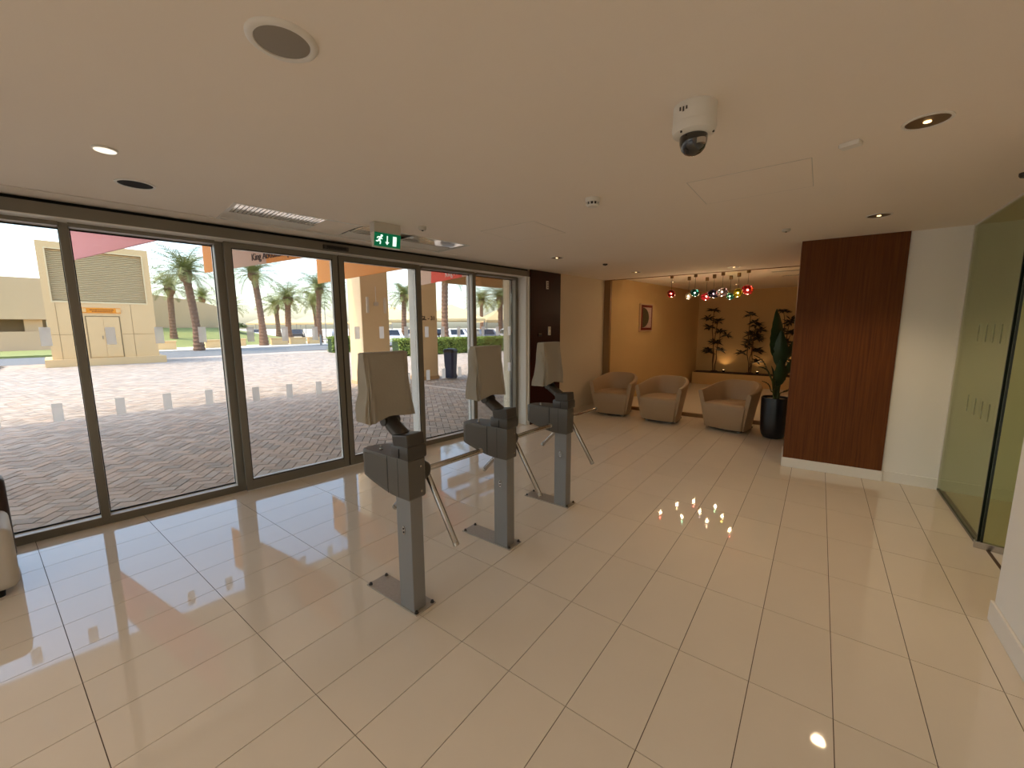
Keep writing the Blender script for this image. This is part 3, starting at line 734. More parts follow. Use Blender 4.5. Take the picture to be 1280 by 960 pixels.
# ================================================================== POTTED PLANT
pt = thing('plant_pot', 'tall round black plant pot beside the wooden column', 'pot', (6.79, .425, 0))
MB().loft([[Vector((r*math.cos(2*PI*k/32), r*math.sin(2*PI*k/32), z)) for k in range(32)] for r, z in ((.09, 0), (.125, .012), (.148, .05), (.162, .12), (.170, .25), (.176, .45), (.178, .585), (.172, .59), (.165, .585), (.163, .55), (.004, .55))]).build('body', 'pot_black', pt, smooth=45)
MB().lathe([(.16, .548), (.158, .556), (.08, .562), (.004, .563)], 24).build('pebbles', mat('pebbles', (168, 150, 126), rough=.8, bump=(80, 1, .02)), pt)
pp = thing('bird_of_paradise', 'leafy bird of paradise plant growing in the black pot', 'plant', (6.79, .425, .556))
def big_leaf(base, stem_top, tip, width, twist, droop=.0, side=None):
    base, stem_top, tip = Vector(base), Vector(stem_top), Vector(tip)
    mid = (base+stem_top)/2+Vector(((stem_top-base).x*-.15, (stem_top-base).y*-.15, .04))
    MB().tube([base, mid, stem_top], [.012, .009, .007], 8).build('stem', 'stem_green', pp, smooth=60)
    ax = tip-stem_top; L_ = ax.length; ax.normalize()
    sd = Vector((math.sin(YAW), -math.cos(YAW), 0)) if side is None else Vector(side)
    sd = (sd-ax*sd.dot(ax)).normalized(); nn = ax.cross(sd)
    sd2 = sd*math.cos(twist)+nn*math.sin(twist); n2 = ax.cross(sd2)
    rows = []
    for j in range(15):
        u = j/14
        wd = width*(math.sin(PI*min(1, u**.8*.96+.04)))**.75*(1-.25*u)
        c = stem_top+ax*L_*u+Vector((0, 0, -droop*u*u))-n2*.04*math.sin(PI*u)
        rows.append([c+sd2*wd*q+n2*(abs(q)**1.3*.35*wd)+n2*.006*math.sin(u*40+q*3) for q in (-1, -.5, 0, .5, 1)])
    m = MB(); m.loft(rows, cap=False, closed=False)
    # thickness
    rows2 = [[p-n2*.0015 for p in r] for r in rows]
    m.loft([r[::-1] for r in rows2], cap=False, closed=False)
    m.build('leaf', 'leaf_dark', pp, smooth=80)
R3 = Vector((math.sin(YAW), -math.cos(YAW), 0)); D3 = Vector((math.cos(YAW), math.sin(YAW), 0))
def pr(a, b, z): return R3*a+D3*b+Vector((0, 0, z))
big_leaf(pr(-.01, 0, 0), pr(-.02, .02, .58), pr(-.075, .03, 1.27), .115, .1)
big_leaf(pr(.01, .02, 0), pr(.02, .0, .46), pr(-.03, -.04, .98), .10, -.5)
big_leaf(pr(.02, 0, 0), pr(.05, .05, .46), pr(.26, .05, .92), .07, .3)
big_leaf(pr(.03, .01, 0), pr(.06, -.03, .34), pr(.235, -.05, .70), .075, .2)
big_leaf(pr(-.02, .02, 0), pr(.0, -.04, .20), pr(-.045, -.10, .58), .10, -.1)
big_leaf(pr(-.03, 0, 0), pr(-.05, -.02, .12), pr(-.12, -.03, .48), .05, .6)
big_leaf(pr(.03, -.01, 0), pr(.08, .0, .10), pr(.22, .02, .22), .035, 1.0)
big_leaf(pr(-.03, -.01, 0), pr(-.08, .0, .12), pr(-.20, .03, .26), .03, 1.0)
big_leaf(pr(.0, .03, 0), pr(-.12, .06, .42), pr(-.30, .10, .62), .03, 1.1)
big_leaf(pr(.0, .03, 0), pr(-.09, .03, .35), pr(-.26, .05, .46), .028, .9)

# ================================================================== LOUNGE SHRUBS, UPLIGHTS
def shrub(x, y, h, seed, label):
    rnd = random.Random(seed)
    t = thing('planter_shrub', label, 'plant', (x, y, .38), group='tall shrubs in the lounge planter')
    heads = []
    for k in range(3):
        a = rnd.uniform(0, 6.28); hh = h*(1, .82, .66)[k]
        pts = []
        for j in range(7):
            u = j/6
            pts.append((.03*math.cos(a)+.07*u*math.cos(a+1.2*u)+.015*rnd.uniform(-1, 1), .03*math.sin(a)+.09*u*math.sin(a+1.2*u)+.02*rnd.uniform(-1, 1), hh*u))
        MB().tube(pts, [.014-.007*j/6 for j in range(7)], 7).build('cane', 'cane', t, smooth=60)
        heads.append(Vector(pts[-1]))
        for j in (2, 3, 4, 5):
            if rnd.random() < .85: heads.append(Vector(pts[j])+Vector((rnd.uniform(-.07, .07), rnd.choice((-1, 1))*rnd.uniform(.05, .17), rnd.uniform(-.03, .08))))
    for hd in heads:
        m = MB(); cs = min(heads, key=lambda q: (q-hd).length if q is not hd else 9)
        nl = rnd.randint(15, 19)
        for k in range(nl):
            a = 2*PI*k/nl+rnd.uniform(-.25, .25); el = rnd.uniform(-.35, .9); L_ = rnd.uniform(.13, .22)
            d = Vector((math.cos(a)*math.cos(el), math.sin(a)*math.cos(el), math.sin(el))); s_ = d.cross(Vector((0, 0, 1))).normalized()
            tip = hd+d*L_+Vector((0, 0, -.03)); tip.x = min(tip.x, .24); md = hd+d*L_*.5+Vector((0, 0, .006)); wd = .030
            up_ = Vector((0, 0, .003))
            m.add([hd, md+s_*wd, tip, md-s_*wd, md+up_*2], [(0, 1, 4), (1, 2, 4), (2, 3, 4), (3, 0, 4), (0, 3, 2, 1)])
        m.build('leaf_rosette', 'leaf_shrub', t)
    MB().lathe([(.09, 0), (.10, .012), (.075, .035), (.02, .045)], 14).build('root_mulch', 'soil', t, smooth=60)
shrub(11.93, 2.19, 1.62, 3, 'tall dark shrub in the lounge planter, leftmost of three')
shrub(11.90, 1.36, 1.50, 8, 'tall dark shrub in the lounge planter, middle of three')
shrub(11.93, .62, 1.56, 14, 'tall dark shrub in the lounge planter behind the bird of paradise')
for i, (y, pw) in enumerate(((1.98, 3.2), (1.20, 1.4), (.42, 4.0))):
    t = thing('uplight', ('small round uplight in the planter right of the first shrub', 'small round uplight in the planter right of the middle shrub', 'small round uplight in the planter right of the last shrub')[i], 'lamp', (12.05, y, .38), group='uplights in the lounge planter')
    MB().lathe([(.03, 0), (.034, .05), (.03, .055)], 16).build('body', 'black', t, smooth=40)
    MB().lathe([(.024, .055), (.022, .058)], 14).build('lens', 'lamp_warm', t)
    l = spot('uplight_beam', (0, 0, .07), pw, .02, (1, .62, .30), 120, .8, (math.radians(180), 0, 0)); l.parent = t
# lounge downlights
for i, (x, y, pw) in enumerate(((9.3, .35, 7), (10.6, 1.6, 7), (9.2, 2.6, 5))):
    downlight(x, y, .07, ('slim downlight in the lounge ceiling right of the pendants', 'slim downlight in the lounge ceiling behind the pendants', 'slim downlight in the lounge ceiling over the picture wall')[i], pw, 'bronze', 2.53)
# ceiling slots in the lounge
for i, (x, y) in enumerate(((8.6, .55), (9.4, .45))):
    t = thing('slot_diffuser', ('front dark slot diffuser in the lounge ceiling right of the pendants', 'rear dark slot diffuser in the lounge ceiling right of the pendants')[i], 'vent', (x, y, 2.53))
    box(-.03, .03, -.22, .22, -.006, 0).build('frame', 'beige_plastic', t)
    for dx in (-.014, .008): box(dx, dx+.010, -.2, .2, -.0075, -.004).build('slot', 'void', t)

# ================================================================== PENDANTS
PEND = [(7.90, 2.25, 2.185, 'crimson', .075, 'dark red glass pendant globe, leftmost of the cluster'),
        (8.45, 2.085, 2.16, 'clear', .062, 'clear white glass pendant globe right of the dark red one'),
        (7.97, 1.86, 2.185, 'teal', .075, 'teal glass pendant globe left of centre in the cluster'),
        (8.78, 1.835, 2.165, 'rose', .085, 'rose pink glass pendant globe in the rear of the cluster'),
        (8.38, 1.63, 2.18, 'navy', .085, 'near-black navy glass pendant globe in the middle of the cluster'),
        (8.03, 1.425, 2.18, 'lavender', .085, 'pale lavender glass pendant globe right of the navy one'),
        (8.78, 1.42, 2.15, 'green', .070, 'blue-green glass pendant globe low in the cluster'),
        (8.42, 1.235, 2.18, 'yellow', .085, 'olive yellow glass pendant globe left of the pink one'),
        (7.90, 1.02, 2.185, 'pink', .090, 'bright pink-red glass pendant globe, rightmost of the cluster')]
for i, (x, y, z, c, r, lab) in enumerate(PEND):
    t = thing('pendant_lamp', lab, 'pendant lamp', (x, y, 2.53), group='coloured glass pendants over the lounge')
    MB().lathe([(.028, 0), (.030, -.01), (.030, -.065), (.026, -.07)], 18).build('ceiling_cup', 'bronze', t, smooth=40)
    dz = z-2.53
    MB().tube([(0, 0, -.07), (0, 0, dz+r*.7)], .0025, 6).build('cord', 'black', t)
    rnd = random.Random(i)
    m = MB(); n, mm = 24, 14; rings = []
    for j in [.3]+list(range(1, mm))+[mm-.3]:
        a = PI*j/mm; rr = []
        for k in range(n):
            b = 2*PI*k/n
            q = 1+.10*math.sin(2*b+i)*math.sin(a)+.08*math.cos(a*2+i)
            rr.append(Vector((r*q*math.sin(a)*math.cos(b), r*q*1.05*math.sin(a)*math.sin(b)+.15*r*math.cos(a)*(1 if i % 2 else -1), dz-r*.92*math.cos(a))))
        rings.append(rr)
    m.loft(rings).build('glass_shade', 'shade_'+c, t, smooth=70)
    MB().ball((-.0, 0, dz+.0), .010, n=10, m=6).build('bulb', 'bulb', t, smooth=70)
    l = bpy.data.lights.new('pendant_light', 'POINT'); l.energy = 1.6; l.color = (1, .72, .42); l.shadow_soft_size = .02
    lo = bpy.data.objects.new('pendant_light', l); col.objects.link(lo); lo.parent = t; lo.location = (0, 0, dz-r-.03)
# ================================================================== PICTURE
ang = math.atan2(2.69-3.295, 12.4-7.62)
pc = thing('framed_picture', 'framed picture of a dark disc in a red border on the ochre wall', 'picture', (9.05, 3.10, 1.78), ang)
box(-.30, .30, -.022, .02, -.30, .30).build('outer_frame', 'picture_mat', pc, bevel=.003)
box(-.255, .255, -.026, -.02, -.27, .27).build('red_border', 'picture_red', pc)
box(-.205, .205, -.029, -.025, -.22, .22).build('print', 'picture_paper', pc)
dk = MB(); pts = [(-.20+.29*math.cos(a), .215*math.sin(a)) for a in [2*PI*k/32 for k in range(32)]]
pts = [(max(-.205, min(.205, x)), y) for x, y in pts]
dk.add([(x, yv, z) for yv in (-.031, -.028) for x, z in pts], [tuple(range(32)), tuple(range(63, 31, -1))]+[(i, (i+1) % 32, 32+(i+1) % 32, 32+i) for i in range(32)]).build('dark_disc', 'picture_dark', pc)

# ================================================================== OUTSIDE
GZ = -.03
def frame_obj(mb, name, m, parent=None, **k): return fb(mb, name, m, parent, **k)
struct(box(-400, 500, -2, 700, -.6, GZ-.045).build('ground', 'sand'), 'pale ground reaching to the horizon')
# herringbone pavers, long axis at 45 degrees to the façade
pav = struct(empty('pavement', (0, 0, GZ)), 'herringbone brick pavement outside the entrance')
PA = math.radians(50); ca, sa = math.cos(PA), math.sin(PA)
PW, PL, JT = .108, .216, .010
ux, uy = Vector((ca, sa, 0)), Vector((-sa, ca, 0))
ax_, ay_ = -.1309, .0
def inside(x, y):
    if y > 34.5: return False
    off = (x-FO.x)*.1309+(y-FO.y)*.9914; s_ = (x-FO.x)*.9914-(y-FO.y)*.1309
    if off < .16: return False
    # wedge seen through the panes, with a margin for other views
    return s_ > -1.7-.02*off and s_ < 6.6+1.05*off and off < 24 and x > -1.4-.0*y
pv = []
def herring():
    # lattice with vectors (W,W) and (2W,-2W): one horizontal and one vertical brick per node
    W_ = PW
    for i in range(-260, 420):
        for j in range(-170, 170):
            px, py = i*W_+2*j*W_, i*W_-2*j*W_
            yield px, py
O2 = Vector((2.0, 6.0, 0))
for px, py in herring():
    for kind in (0, 1):
        if kind == 0: lx0, lx1, ly0, ly1 = px, px+2*PW, py, py+PW
        else: lx0, lx1, ly0, ly1 = px, px+PW, py+PW, py+3*PW
        mx, my = (lx0+lx1)/2, (ly0+ly1)/2
        wx, wy = O2.x+mx*ca-my*sa, O2.y+mx*sa+my*ca
        if inside(wx, wy): pv.append((wx, wy, kind))
pv.sort(key=lambda q: q[0]**2+q[1]**2)
rp = random.Random(5)
def ptint():
    g = rp.uniform(.72, 1.10); h = rp.random()
    return (g*(1.0 if h < .7 else 1.04), g*(1.0 if h < .7 else .96), g*(1.0 if h < .7 else .90))
near = [q for q in pv if -.35 < q[0] < 4.2][:300]; nset = set(near)
h0 = (PW*2-JT)/2; h1 = (PW-JT)/2
pmesh = {}
for x, y, k in near:
    v = rp.randrange(8)
    if v not in pmesh:
        m = box(-h0, h0, -h1, h1, -.04, 0, tint=ptint()); o = m.build('paver', 'paver', pav, tint=True); pmesh[v] = o.data
    else:
        o = bpy.data.objects.new('paver', pmesh[v]); col.objects.link(o); o.parent = pav
    o.location = (x, y, rp.uniform(-.0015, .0015)); o.rotation_euler = (0, 0, PA+(PI/2 if k else 0))
vv, ff, tt = [], [], []
for q in pv:
    if q in nset: continue
    x, y, k = q; an = PA+(PI/2 if k else 0); c, s = math.cos(an), math.sin(an); zt = rp.uniform(-.0025, .0025); b = len(vv)
    tl = rp.uniform(-.004, .004)
    for z in (-.02, zt):
        for lx, ly in ((-h0, -h1), (h0, -h1), (h0, h1), (-h0, h1)): vv.append((x+c*lx-s*ly, y+s*lx+c*ly, z+(tl*lx if z != -.02 else 0)))
    ff += [(b+4, b+5, b+6, b+7), (b, b+1, b+5, b+4), (b+1, b+2, b+6, b+5), (b+2, b+3, b+7, b+6), (b+3, b, b+4, b+7)]
    tt += [ptint()]*5
m = MB(); m.v = vv; m.f = ff; m.t = tt
po = m.build('paver_field', 'paver', pav, tint=True); po['kind'] = 'stuff'
bed = MB().prism([(-30, -2), (70, -2), (70, 27.8), (-30, 27.8)], -.04, -.008).build('paving_bed', 'paver_joint', pav)
far_ = MB().prism([tuple(F(*p)[:2]) for p in ((-40, 23.9), (60, 23.9), (60, 26), (-40, 26))], -.03, -.002).build('paving_far', 'paver_far', pav)
for s0, s1 in ((-40, -2.4), ):
    MB().prism([tuple(F(*p)[:2]) for p in ((s0, .2), (s1, .2), (s1, 24), (s0, 24))], -.03, -.004).build('paving_side', 'paver_far', pav)
struct(MB().prism([(7.55, 9.1), (7.70, 9.1), (7.62, 4.5), (7.46, 4.5)], GZ, GZ+.006).build('paving_band', 'band_stone'), 'pale stone band set in the shaded pavement')

# arcade roof over the walkway, its columns
struct(frame_obj(box(-6.4, 40, .16, 7.35, 5.2, 5.8), 'roof_arcade', 'soffit'), 'roof slab of the arcade shading the walkway')
struct(frame_obj(box(-6.4, 40, .10, .2, 2.47, 5.8), 'wall_above_glass', 'stucco'))
struct(frame_obj(MB().box(-6.4, -5.18, .0, .3, -.1, 5.8), 'wall_outer_left', 'stucco'))
struct(frame_obj(MB().box(7.72, 40, .0, .3, -.1, 5.8), 'wall_outer_right', 'stucco'))
def column(x, y, w_, label):
    t = thing('arcade_column', label, 'column', (x, y, GZ), FA, 'square columns of the arcade')
    box(-w_/2, w_/2, -w_/2, w_/2, 0, 5.22).build('shaft', 'stucco', t, bevel=.02)
    box(-w_/2-.02, w_/2+.02, -w_/2-.02, w_/2+.02, 0, .10).build('plinth', 'stucco_tan', t)
    return t
ca_ = column(7.02, 10.42, .82, 'square sandy arcade column seen through the right door leaf')
for dx in (-.24, .28): box(dx-.03, dx+.03, -.47, -.41, 2.02, 2.45).build('wall_lamp', 'white_trim', ca_)
MB().tube([(0.02, -.43, 2.75), (0.02, -.43, 2.32)], .012, 8).build('conduit', 'white_trim', ca_)
box(-.04, .08, -.46, -.41, 2.22, 2.32).build('junction_box', 'band_stone', ca_)
cb_ = column(8.66, 9.98, .62, 'square sandy arcade column lettered GL - 31')
def text_obj(body, size, m_, parent, M, name='lettering', bold=0.):
    tx = bpy.data.curves.new(name, 'FONT'); tx.body = body; tx.size = size; tx.extrude = .004; tx.offset = bold
    to = bpy.data.objects.new(name, tx); me = bpy.data.meshes.new_from_object(to); bpy.data.objects.remove(to)
    me.materials.clear(); me.materials.append(MATS[m_]); o = bpy.data.objects.new(name, me); col.objects.link(o); o.parent = parent; o.matrix_local = M
    return o
RX = Matrix.Rotation(PI/2, 4, 'X')
text_obj('GL - 31', .17, 'banner_ink', cb_, Matrix.Translation((-.30, -.316, 1.84)) @ RX, bold=.004)
# pilaster outside the last pane, beam beside it
pil = frame_obj(box(6.2, 6.6, .84, 1.15, -.03, 5.22), 'outer_pilaster', 'pilaster_cream'); tag(pil, 'cream pilaster outside the last glass pane', 'pilaster')
bm_ = frame_obj(box(7.4, 12.2, 4.6, 4.75, 2.78, 3.05), 'arcade_beam', 'stucco_tan'); tag(bm_, 'tan horizontal beam under the arcade roof', 'beam')
ob_ = frame_obj(box(7.4, 12.2, 4.3, 4.36, 3.06, 3.4), 'fascia_banner', 'banner_orange'); tag(ob_, 'orange strip banner above the tan beam', 'banner')
# hanging banners, square to the façade
def banner(p, q, z0, z1, panels, label, texts=()):
    p, q = Vector((p[0], p[1], 0)), Vector((q[0], q[1], 0)); d = q-p; L_ = d.length
    t = thing('hanging_banner', label, 'banner', (p.x, p.y, z0), math.atan2(d.y, d.x), 'banners hanging under the arcade roof')
    for a, b, m_, sk in panels:
        H_ = z1-z0
        MB().add([(x, y, z) for y in (-.012, .012) for x, z in ((a*L_, 0), (b*L_, 0), (b*L_+sk, H_), (a*L_+sk*(1 if a > 0 else 0), H_))],
                 [(0, 1, 2, 3), (7, 6, 5, 4), (0, 4, 5, 1), (1, 5, 6, 2), (2, 6, 7, 3), (3, 7, 4, 0)]).build('panel', m_, t)
    MB().tube([(-.02, 0, z1-z0), (L_+.02, 0, z1-z0)], .02, 8).build('rail', 'pole_metal', t)
    for k in (.1, .9): MB().tube([(L_*k, 0, z1-z0), (L_*k, 0, 5.2-z0)], .008, 6).build('hanger', 'pole_metal', t)
    for body, x, z, sz, m_ in texts:
        text_obj(body, sz, m_, t, Matrix.Translation((x, -.0165, z)) @ RX)
    return t
banner((1.10, 10.05), (1.62, 6.2), 2.665, 3.55, [(0, 1, 'banner_pink', 0)], 'plain pink banner hanging outside left of the doors')
banner((2.97, 9.78), (3.32, 6.2), 2.665, 3.55, [(0, .16, 'banner_orange', 0), (.16, .62, 'banner_grey', .25), (.62, 1, 'banner_orange', 0)], 'orange and grey banner lettered in dark script above the left door leaf', [('King Abdullah Sports', 1.79, .075, .17, 'banner_ink')])
banner((5.10, 9.50), (4.75, 5.7), 2.61, 3.5, [(0, 1, 'banner_orange', 0)], 'plain orange banner hanging above the right door leaf')
banner((7.45, 8.9), (6.55, 5.9), 2.68, 3.5, [(0, .34, 'banner_grey', .1), (.34, .84, 'banner_red', .1), (.84, 1, 'banner_grey', 0)], 'red and grey banner lettered in white right of the doors', [('King Abdullah', 1.85, .07, .20, 'banner_white_ink')])

# litter bin
t = thing('litter_bin', 'dark blue litter bin standing beside the lettered column', 'bin', (9.16, 9.32, GZ), .3); t.scale = (.8, .8, .97)
MB().loft([[Vector((x*r, y*r, z)) for x, y in ((-1, -.7), (-.7, -1), (.7, -1), (1, -.7), (1, .7), (.7, 1), (-.7, 1), (-1, .7))] for r, z in ((.17, .03), (.18, .05), (.22, .86))]).build('body', 'bin_blue', t)
MB().loft([[Vector((x*r, y*r, z)) for x, y in ((-1, -.7), (-.7, -1), (.7, -1), (1, -.7), (1, .7), (.7, 1), (-.7, 1), (-1, .7))] for r, z in ((.235, .86), (.24, .90), (.20, .97), (.05, .99))]).build('lid', 'bin_black', t)
for y in (-.14, .14): MB().tube([(.17, y-.02, .07), (.17, y+.02, .07)], .07, 12).build('wheel', 'tyre', t)

# substation kiosk
k_ = thing('substation_kiosk', 'cream utility kiosk with big louvres and orange warning sign', 'kiosk', (2.08, 25.75, GZ), math.radians(-5.0))
W_, D_, H_ = 3.45, 2.6, 5.2
MB().box(0, W_, 0, D_, .3, 2.75).box(0, .22, 0, D_, 2.75, H_).box(W_-.22, W_, 0, D_, 2.75, H_).box(.22, W_-.22, 0, D_, 4.92, H_).box(.22, W_-.22, .25, D_, 2.75, 4.92).build('body', 'stucco_cream', k_)
box(.22, W_-.22, .20, .25, 2.75, 4.92).build('louvre_backing', 'louvre_back', k_)
box(-.22, W_+.22, -.22, D_+.22, 0, .32).build('plinth', 'stucco_cream', k_)
me0 = None
for q in range(27):
    z = 2.80+q*.079
    if me0 is None:
        o = box(.22, W_-.22, -.055, .055, -.006, .006, Matrix.Rotation(math.radians(38), 4, 'X')).build('louvre_slat', 'louvre', k_); me0 = o.data
    else: o = bpy.data.objects.new('louvre_slat', me0); col.objects.link(o); o.parent = k_
    o.location = (0, .10, z)
MB().box(.20, W_-.20, -.02, .03, 2.71, 2.77).box(.20, W_-.20, -.02, .03, 4.90, 4.95).box(.20, .25, -.02, .03, 2.77, 4.90).box(W_-.25, W_-.20, -.02, .03, 2.77, 4.90).build('louvre_frame', 'louvre', k_)
for dx in (1.16, 1.68):
    d2 = box(dx, dx+.51, -.03, 0, .36, 2.13).build('door_leaf', 'stucco_cream', k_)
    MB().tube([(dx+(.08 if dx > 1.5 else .43), -.05, 1.15), (dx+(.08 if dx > 1.5 else .43), -.05, 1.30)], .015, 8).build('handle', 'steel', d2)
MB().box(1.12, 1.155, -.012, 0, .33, 2.17).box(2.195, 2.23, -.012, 0, .33, 2.17).box(1.12, 2.23, -.012, 0, 2.135, 2.17).build('door_frame', 'louvre_back', k_)
for x in (.30, 2.62): box(x, x+.015, -.006, 0, .32, 2.70).build('joint', 'louvre_back', k_)
MB().box(.0, 1.1, -.006, 0, 1.36, 1.375).box(2.25, W_, -.006, 0, 1.36, 1.375).build('joint', 'louvre_back', k_)
sg = box(1.04, 2.28, -.04, 0, 2.30, 2.52).build('warning_sign', 'orange_sign', k_)
for x0 in (1.04, 2.13): box(x0, x0+.15, -.045, -.038, 2.33, 2.49).build('sign_end', 'sign_edge', sg)
for z, a, b in ((2.435, 1.30, 2.04), (2.36, 1.36, 1.98)):
    x = a; rs = random.Random(int(z*1000))
    inkm = MB()
    while x < b:
        wd = rs.uniform(.03, .09); inkm.box(x, x+wd, -.043, -.038, z-.018, z+.018); x += wd+.02
    inkm.build('sign_script', 'sign_ink', sg)

# far left building
lb = thing('low_tan_building', 'long tan building with a dark recessed strip behind the kiosk', 'building', (0, 46, GZ), math.radians(-4))
MB().box(-30, 3.9, 0, 10, 2.3, 5.25).build('upper_wall', 'stucco_tan', lb)
MB().box(-30, 3.8, .2, 10, 0, 1.42).build('lower_wall', 'stucco_tan', lb)
box(-30, 3.7, 1.6, 10, 1.42, 2.3).build('recess', 'louvre_back', lb)
for x in (-6, -.8, 2.6): box(x, x+.9, .5, 1.4, 1.42, 2.3).build('pier', 'stucco_tan', lb)
# curved wall on the mound
cw = MB(); rr = []
CX, CY, CR = 7.0, 66.0, 14.0
for k in range(14):
    a = math.radians(-88+k*4.6)
    rr.append([Vector((CX+r*math.cos(a), CY+r*math.sin(a), z)) for r, z in ((CR, .0), (CR, 5.2-.09*k), (CR-.5, 5.2-.09*k), (CR-.5, .0))])
cw.loft(rr)
tag(cw.build('curved_wall', 'stucco_tan'), 'tan curved wall rising behind the lawn and the first palm', 'wall')
# mound of lawn
mr = []
for k in range(8):
    u = k/7; mr.append([Vector((CX+(23.5-9.4*u)*math.cos(a), CY+(23.5-9.4*u)*math.sin(a), GZ-.03+1.7*u**1.3)) for a in [math.radians(-89+j*3.2) for j in range(25)]])
ml = MB(); ml.loft(mr, cap=False, closed=False)
lo = ml.build('lawn', 'grass', smooth=60); lo['kind'] = 'stuff'; tag(lo, 'green lawn mound sloping up to the curved wall', 'lawn')
# strips of road and kerb
struct(MB().prism([(-60, 33), (5.4, 28.3), (15, 29.2), (40, 33.5), (40, 41), (16, 37.0), (5, 36.2), (-60, 40)], GZ-.02, GZ+.004).build('road', 'asphalt'), 'grey road beyond the paving')
struct(MB().prism([(-60, 40), (5, 36.2), (16, 37.0), (40, 41), (40, 45), (16, 43), (4, 42), (-60, 46)], GZ-.02, GZ+.05).build('kerb_walk', 'kerb'), 'pale kerb and footpath behind the road')
struct(MB().prism([(-50, 38), (4.2, 35.4), (4.0, 44), (-50, 44)], GZ-.02, GZ+.12).build('lawn_strip', 'grass'))
# cream bench blocks
BL = [(8.9, 38.9, 1.1), (12.0, 39.4, 1.1), (14.4, 41.4, 1.3), (17.8, 41.0, 1.4), (19.6, 41.2, 1.4), (21.1, 41.0, 1.0)]
for i, (x, y, w_) in enumerate(BL):
    t = thing('bench_block', ('cream stone bench block left of the first palm', 'cream stone bench block right of the first palm', 'cream stone bench block left of the second palm', 'cream stone bench block right of the second palm', 'cream stone bench block fifth along the path', 'cream stone bench block at the right end of the path')[i], 'bench', (x, y, GZ), math.radians(-10), 'cream bench blocks along the path')
    box(-w_/2, w_/2, -.3, .3, 0, .62).build('block', 'stucco_cream', t, bevel=.03)
    box(-w_/2-.05, w_/2+.05, -.35, .35, .62, .70).build('cap', 'stucco_cream', t)

# ------------------------------------------------------------------ palms
def make_crown(seed, nf=46, L0=3.0):
    rnd = random.Random(seed); m = MB()
    for k in range(nf):
        az = 2*PI*k*.381966+rnd.uniform(-.2, .2); q = k/nf
        el = math.radians(82-88*q+rnd.uniform(-8, 8)); L_ = L0*rnd.uniform(.8, 1.08)*(1-.18*abs(q-.45))
        d = Vector((math.cos(az), math.sin(az), 0)); side = Vector((-math.sin(az), math.cos(az), 0))
        pts = []; p = Vector((0, 0, 0)); e = el; S = 13
        for j in range(S+1):
            pts.append(p.copy()); p = p+(d*math.cos(e)+Vector((0, 0, math.sin(e))))*(L_/S); e -= (.075+.05*rnd.random())*(1 if e > -1.2 else 0)
        g = rnd.uniform(.75, 1.15); dead = q > .9
        tn = (g*1.1, g*.95, g*.75) if dead else (g*(1+.12*rnd.random()), g, g*rnd.uniform(.8, 1.05))
        for j in range(S):                          # rachis
            a, b = pts[j], pts[j+1]; w0 = .035*(1-j/S)+.008
            m.add([a+side*w0, b+side*w0*.9, b-side*w0*.9, a-side*w0], [(0, 1, 2, 3)], (.95, .9, .6))
        for j in range(2*S):
            u = (j+1.5)/(2*S+1); i0 = min(int(u*S), S-1); fr = u*S-i0; c = pts[i0].lerp(pts[i0+1], fr); tg = (pts[i0+1]-pts[i0]).normalized(); nn = tg.cross(side)
            ll = .62*math.sin(PI*min(1, .12+u*.86))**.7*(L0/3)
            for sg_ in (-1, 1):
                dr = (side*sg_*.80+tg*.62+nn*rnd.uniform(-.1, .35)+Vector((0, 0, -.18))).normalized(); wd = tg*.028
                m.add([c-wd, c+wd, c+dr*ll*.6+wd*.7+Vector((0, 0, -.02)), c+dr*ll, c+dr*ll*.6-wd*.7+Vector((0, 0, -.02))], [(0, 1, 2, 4), (4, 2, 3)], tn)
    return m
crowns = [make_crown(2), make_crown(9, 40, 3.2)]
cme = {}
def make_trunk(h, r, lean):
    m = MB(); pts = []; rad = []
    n = int(h/.14)
    for j in range(n+1):
        u = j/n; pts.append(Vector((lean[0]*u*u, lean[1]*u*u, h*u))); rad.append(r*(1.25-.45*min(1, u*3)+.18*max(0, u-.85)/.15)*(1.07 if j % 2 else .94))
    m.tube(pts, rad, 12)
    return m, pts[-1]
def palm(x, y, h, r, lean, ci, scale, label, rz=0.):
    t = thing('date_palm', label, 'palm', (x, y, GZ), 0, 'date palms beyond the paving')
    m, top = make_trunk(h, r, lean); m.build('trunk', 'palm_trunk', t)
    if ci not in cme:
        o = crowns[ci].build('crown', 'palm_leaf', t, tint=True); cme[ci] = o.data
    else: o = bpy.data.objects.new('crown', cme[ci]); col.objects.link(o); o.parent = t
    o.location = top; o.scale = (scale,)*3; o.rotation_euler = (0, 0, rz)
    MB().loft([[Vector((top.x+q*math.cos(2*PI*k/12), top.y+q*math.sin(2*PI*k/12), top.z+z)) for k in range(12)] for q, z in ((r*1.0, -.5), (r*1.5, -.1), (r*1.3, .25), (r*.4, .5))]).build('boot_collar', 'palm_trunk', t)
palm(10.14, 36.2, 5.4, .30, (-.35, 0), 0, 1.0, 'tall date palm right of the kiosk, in front of the curved wall')
palm(16.3, 40.6, 6.3, .32, (-.3, .2), 1, 1.0, 'tall date palm behind the left door leaf, nearest in its group', 1)
palm(21.0, 46.0, 4.6, .36, (.2, 0), 0, 1.0, 'bushy date palm in the middle behind the left door leaf', 2)
palm(25.2, 58, 4.4, .33, (0, .2), 1, 1.0, 'date palm half hidden behind the bushy middle palm', .5)
palm(31.5, 60, 5.2, .30, (-.3, 0), 0, 1.1, 'date palm right of the bushy middle palm', 3)
palm(22.6, 42.6, 5.6, .30, (.3, 0), 1, 1.1, 'leafy date palm near the meeting stiles of the doors', 2.2)
palm(21.0, 71.6, 5.8, .32, (0, 0), 0, 1.0, 'small distant palm above the curved wall', 4)
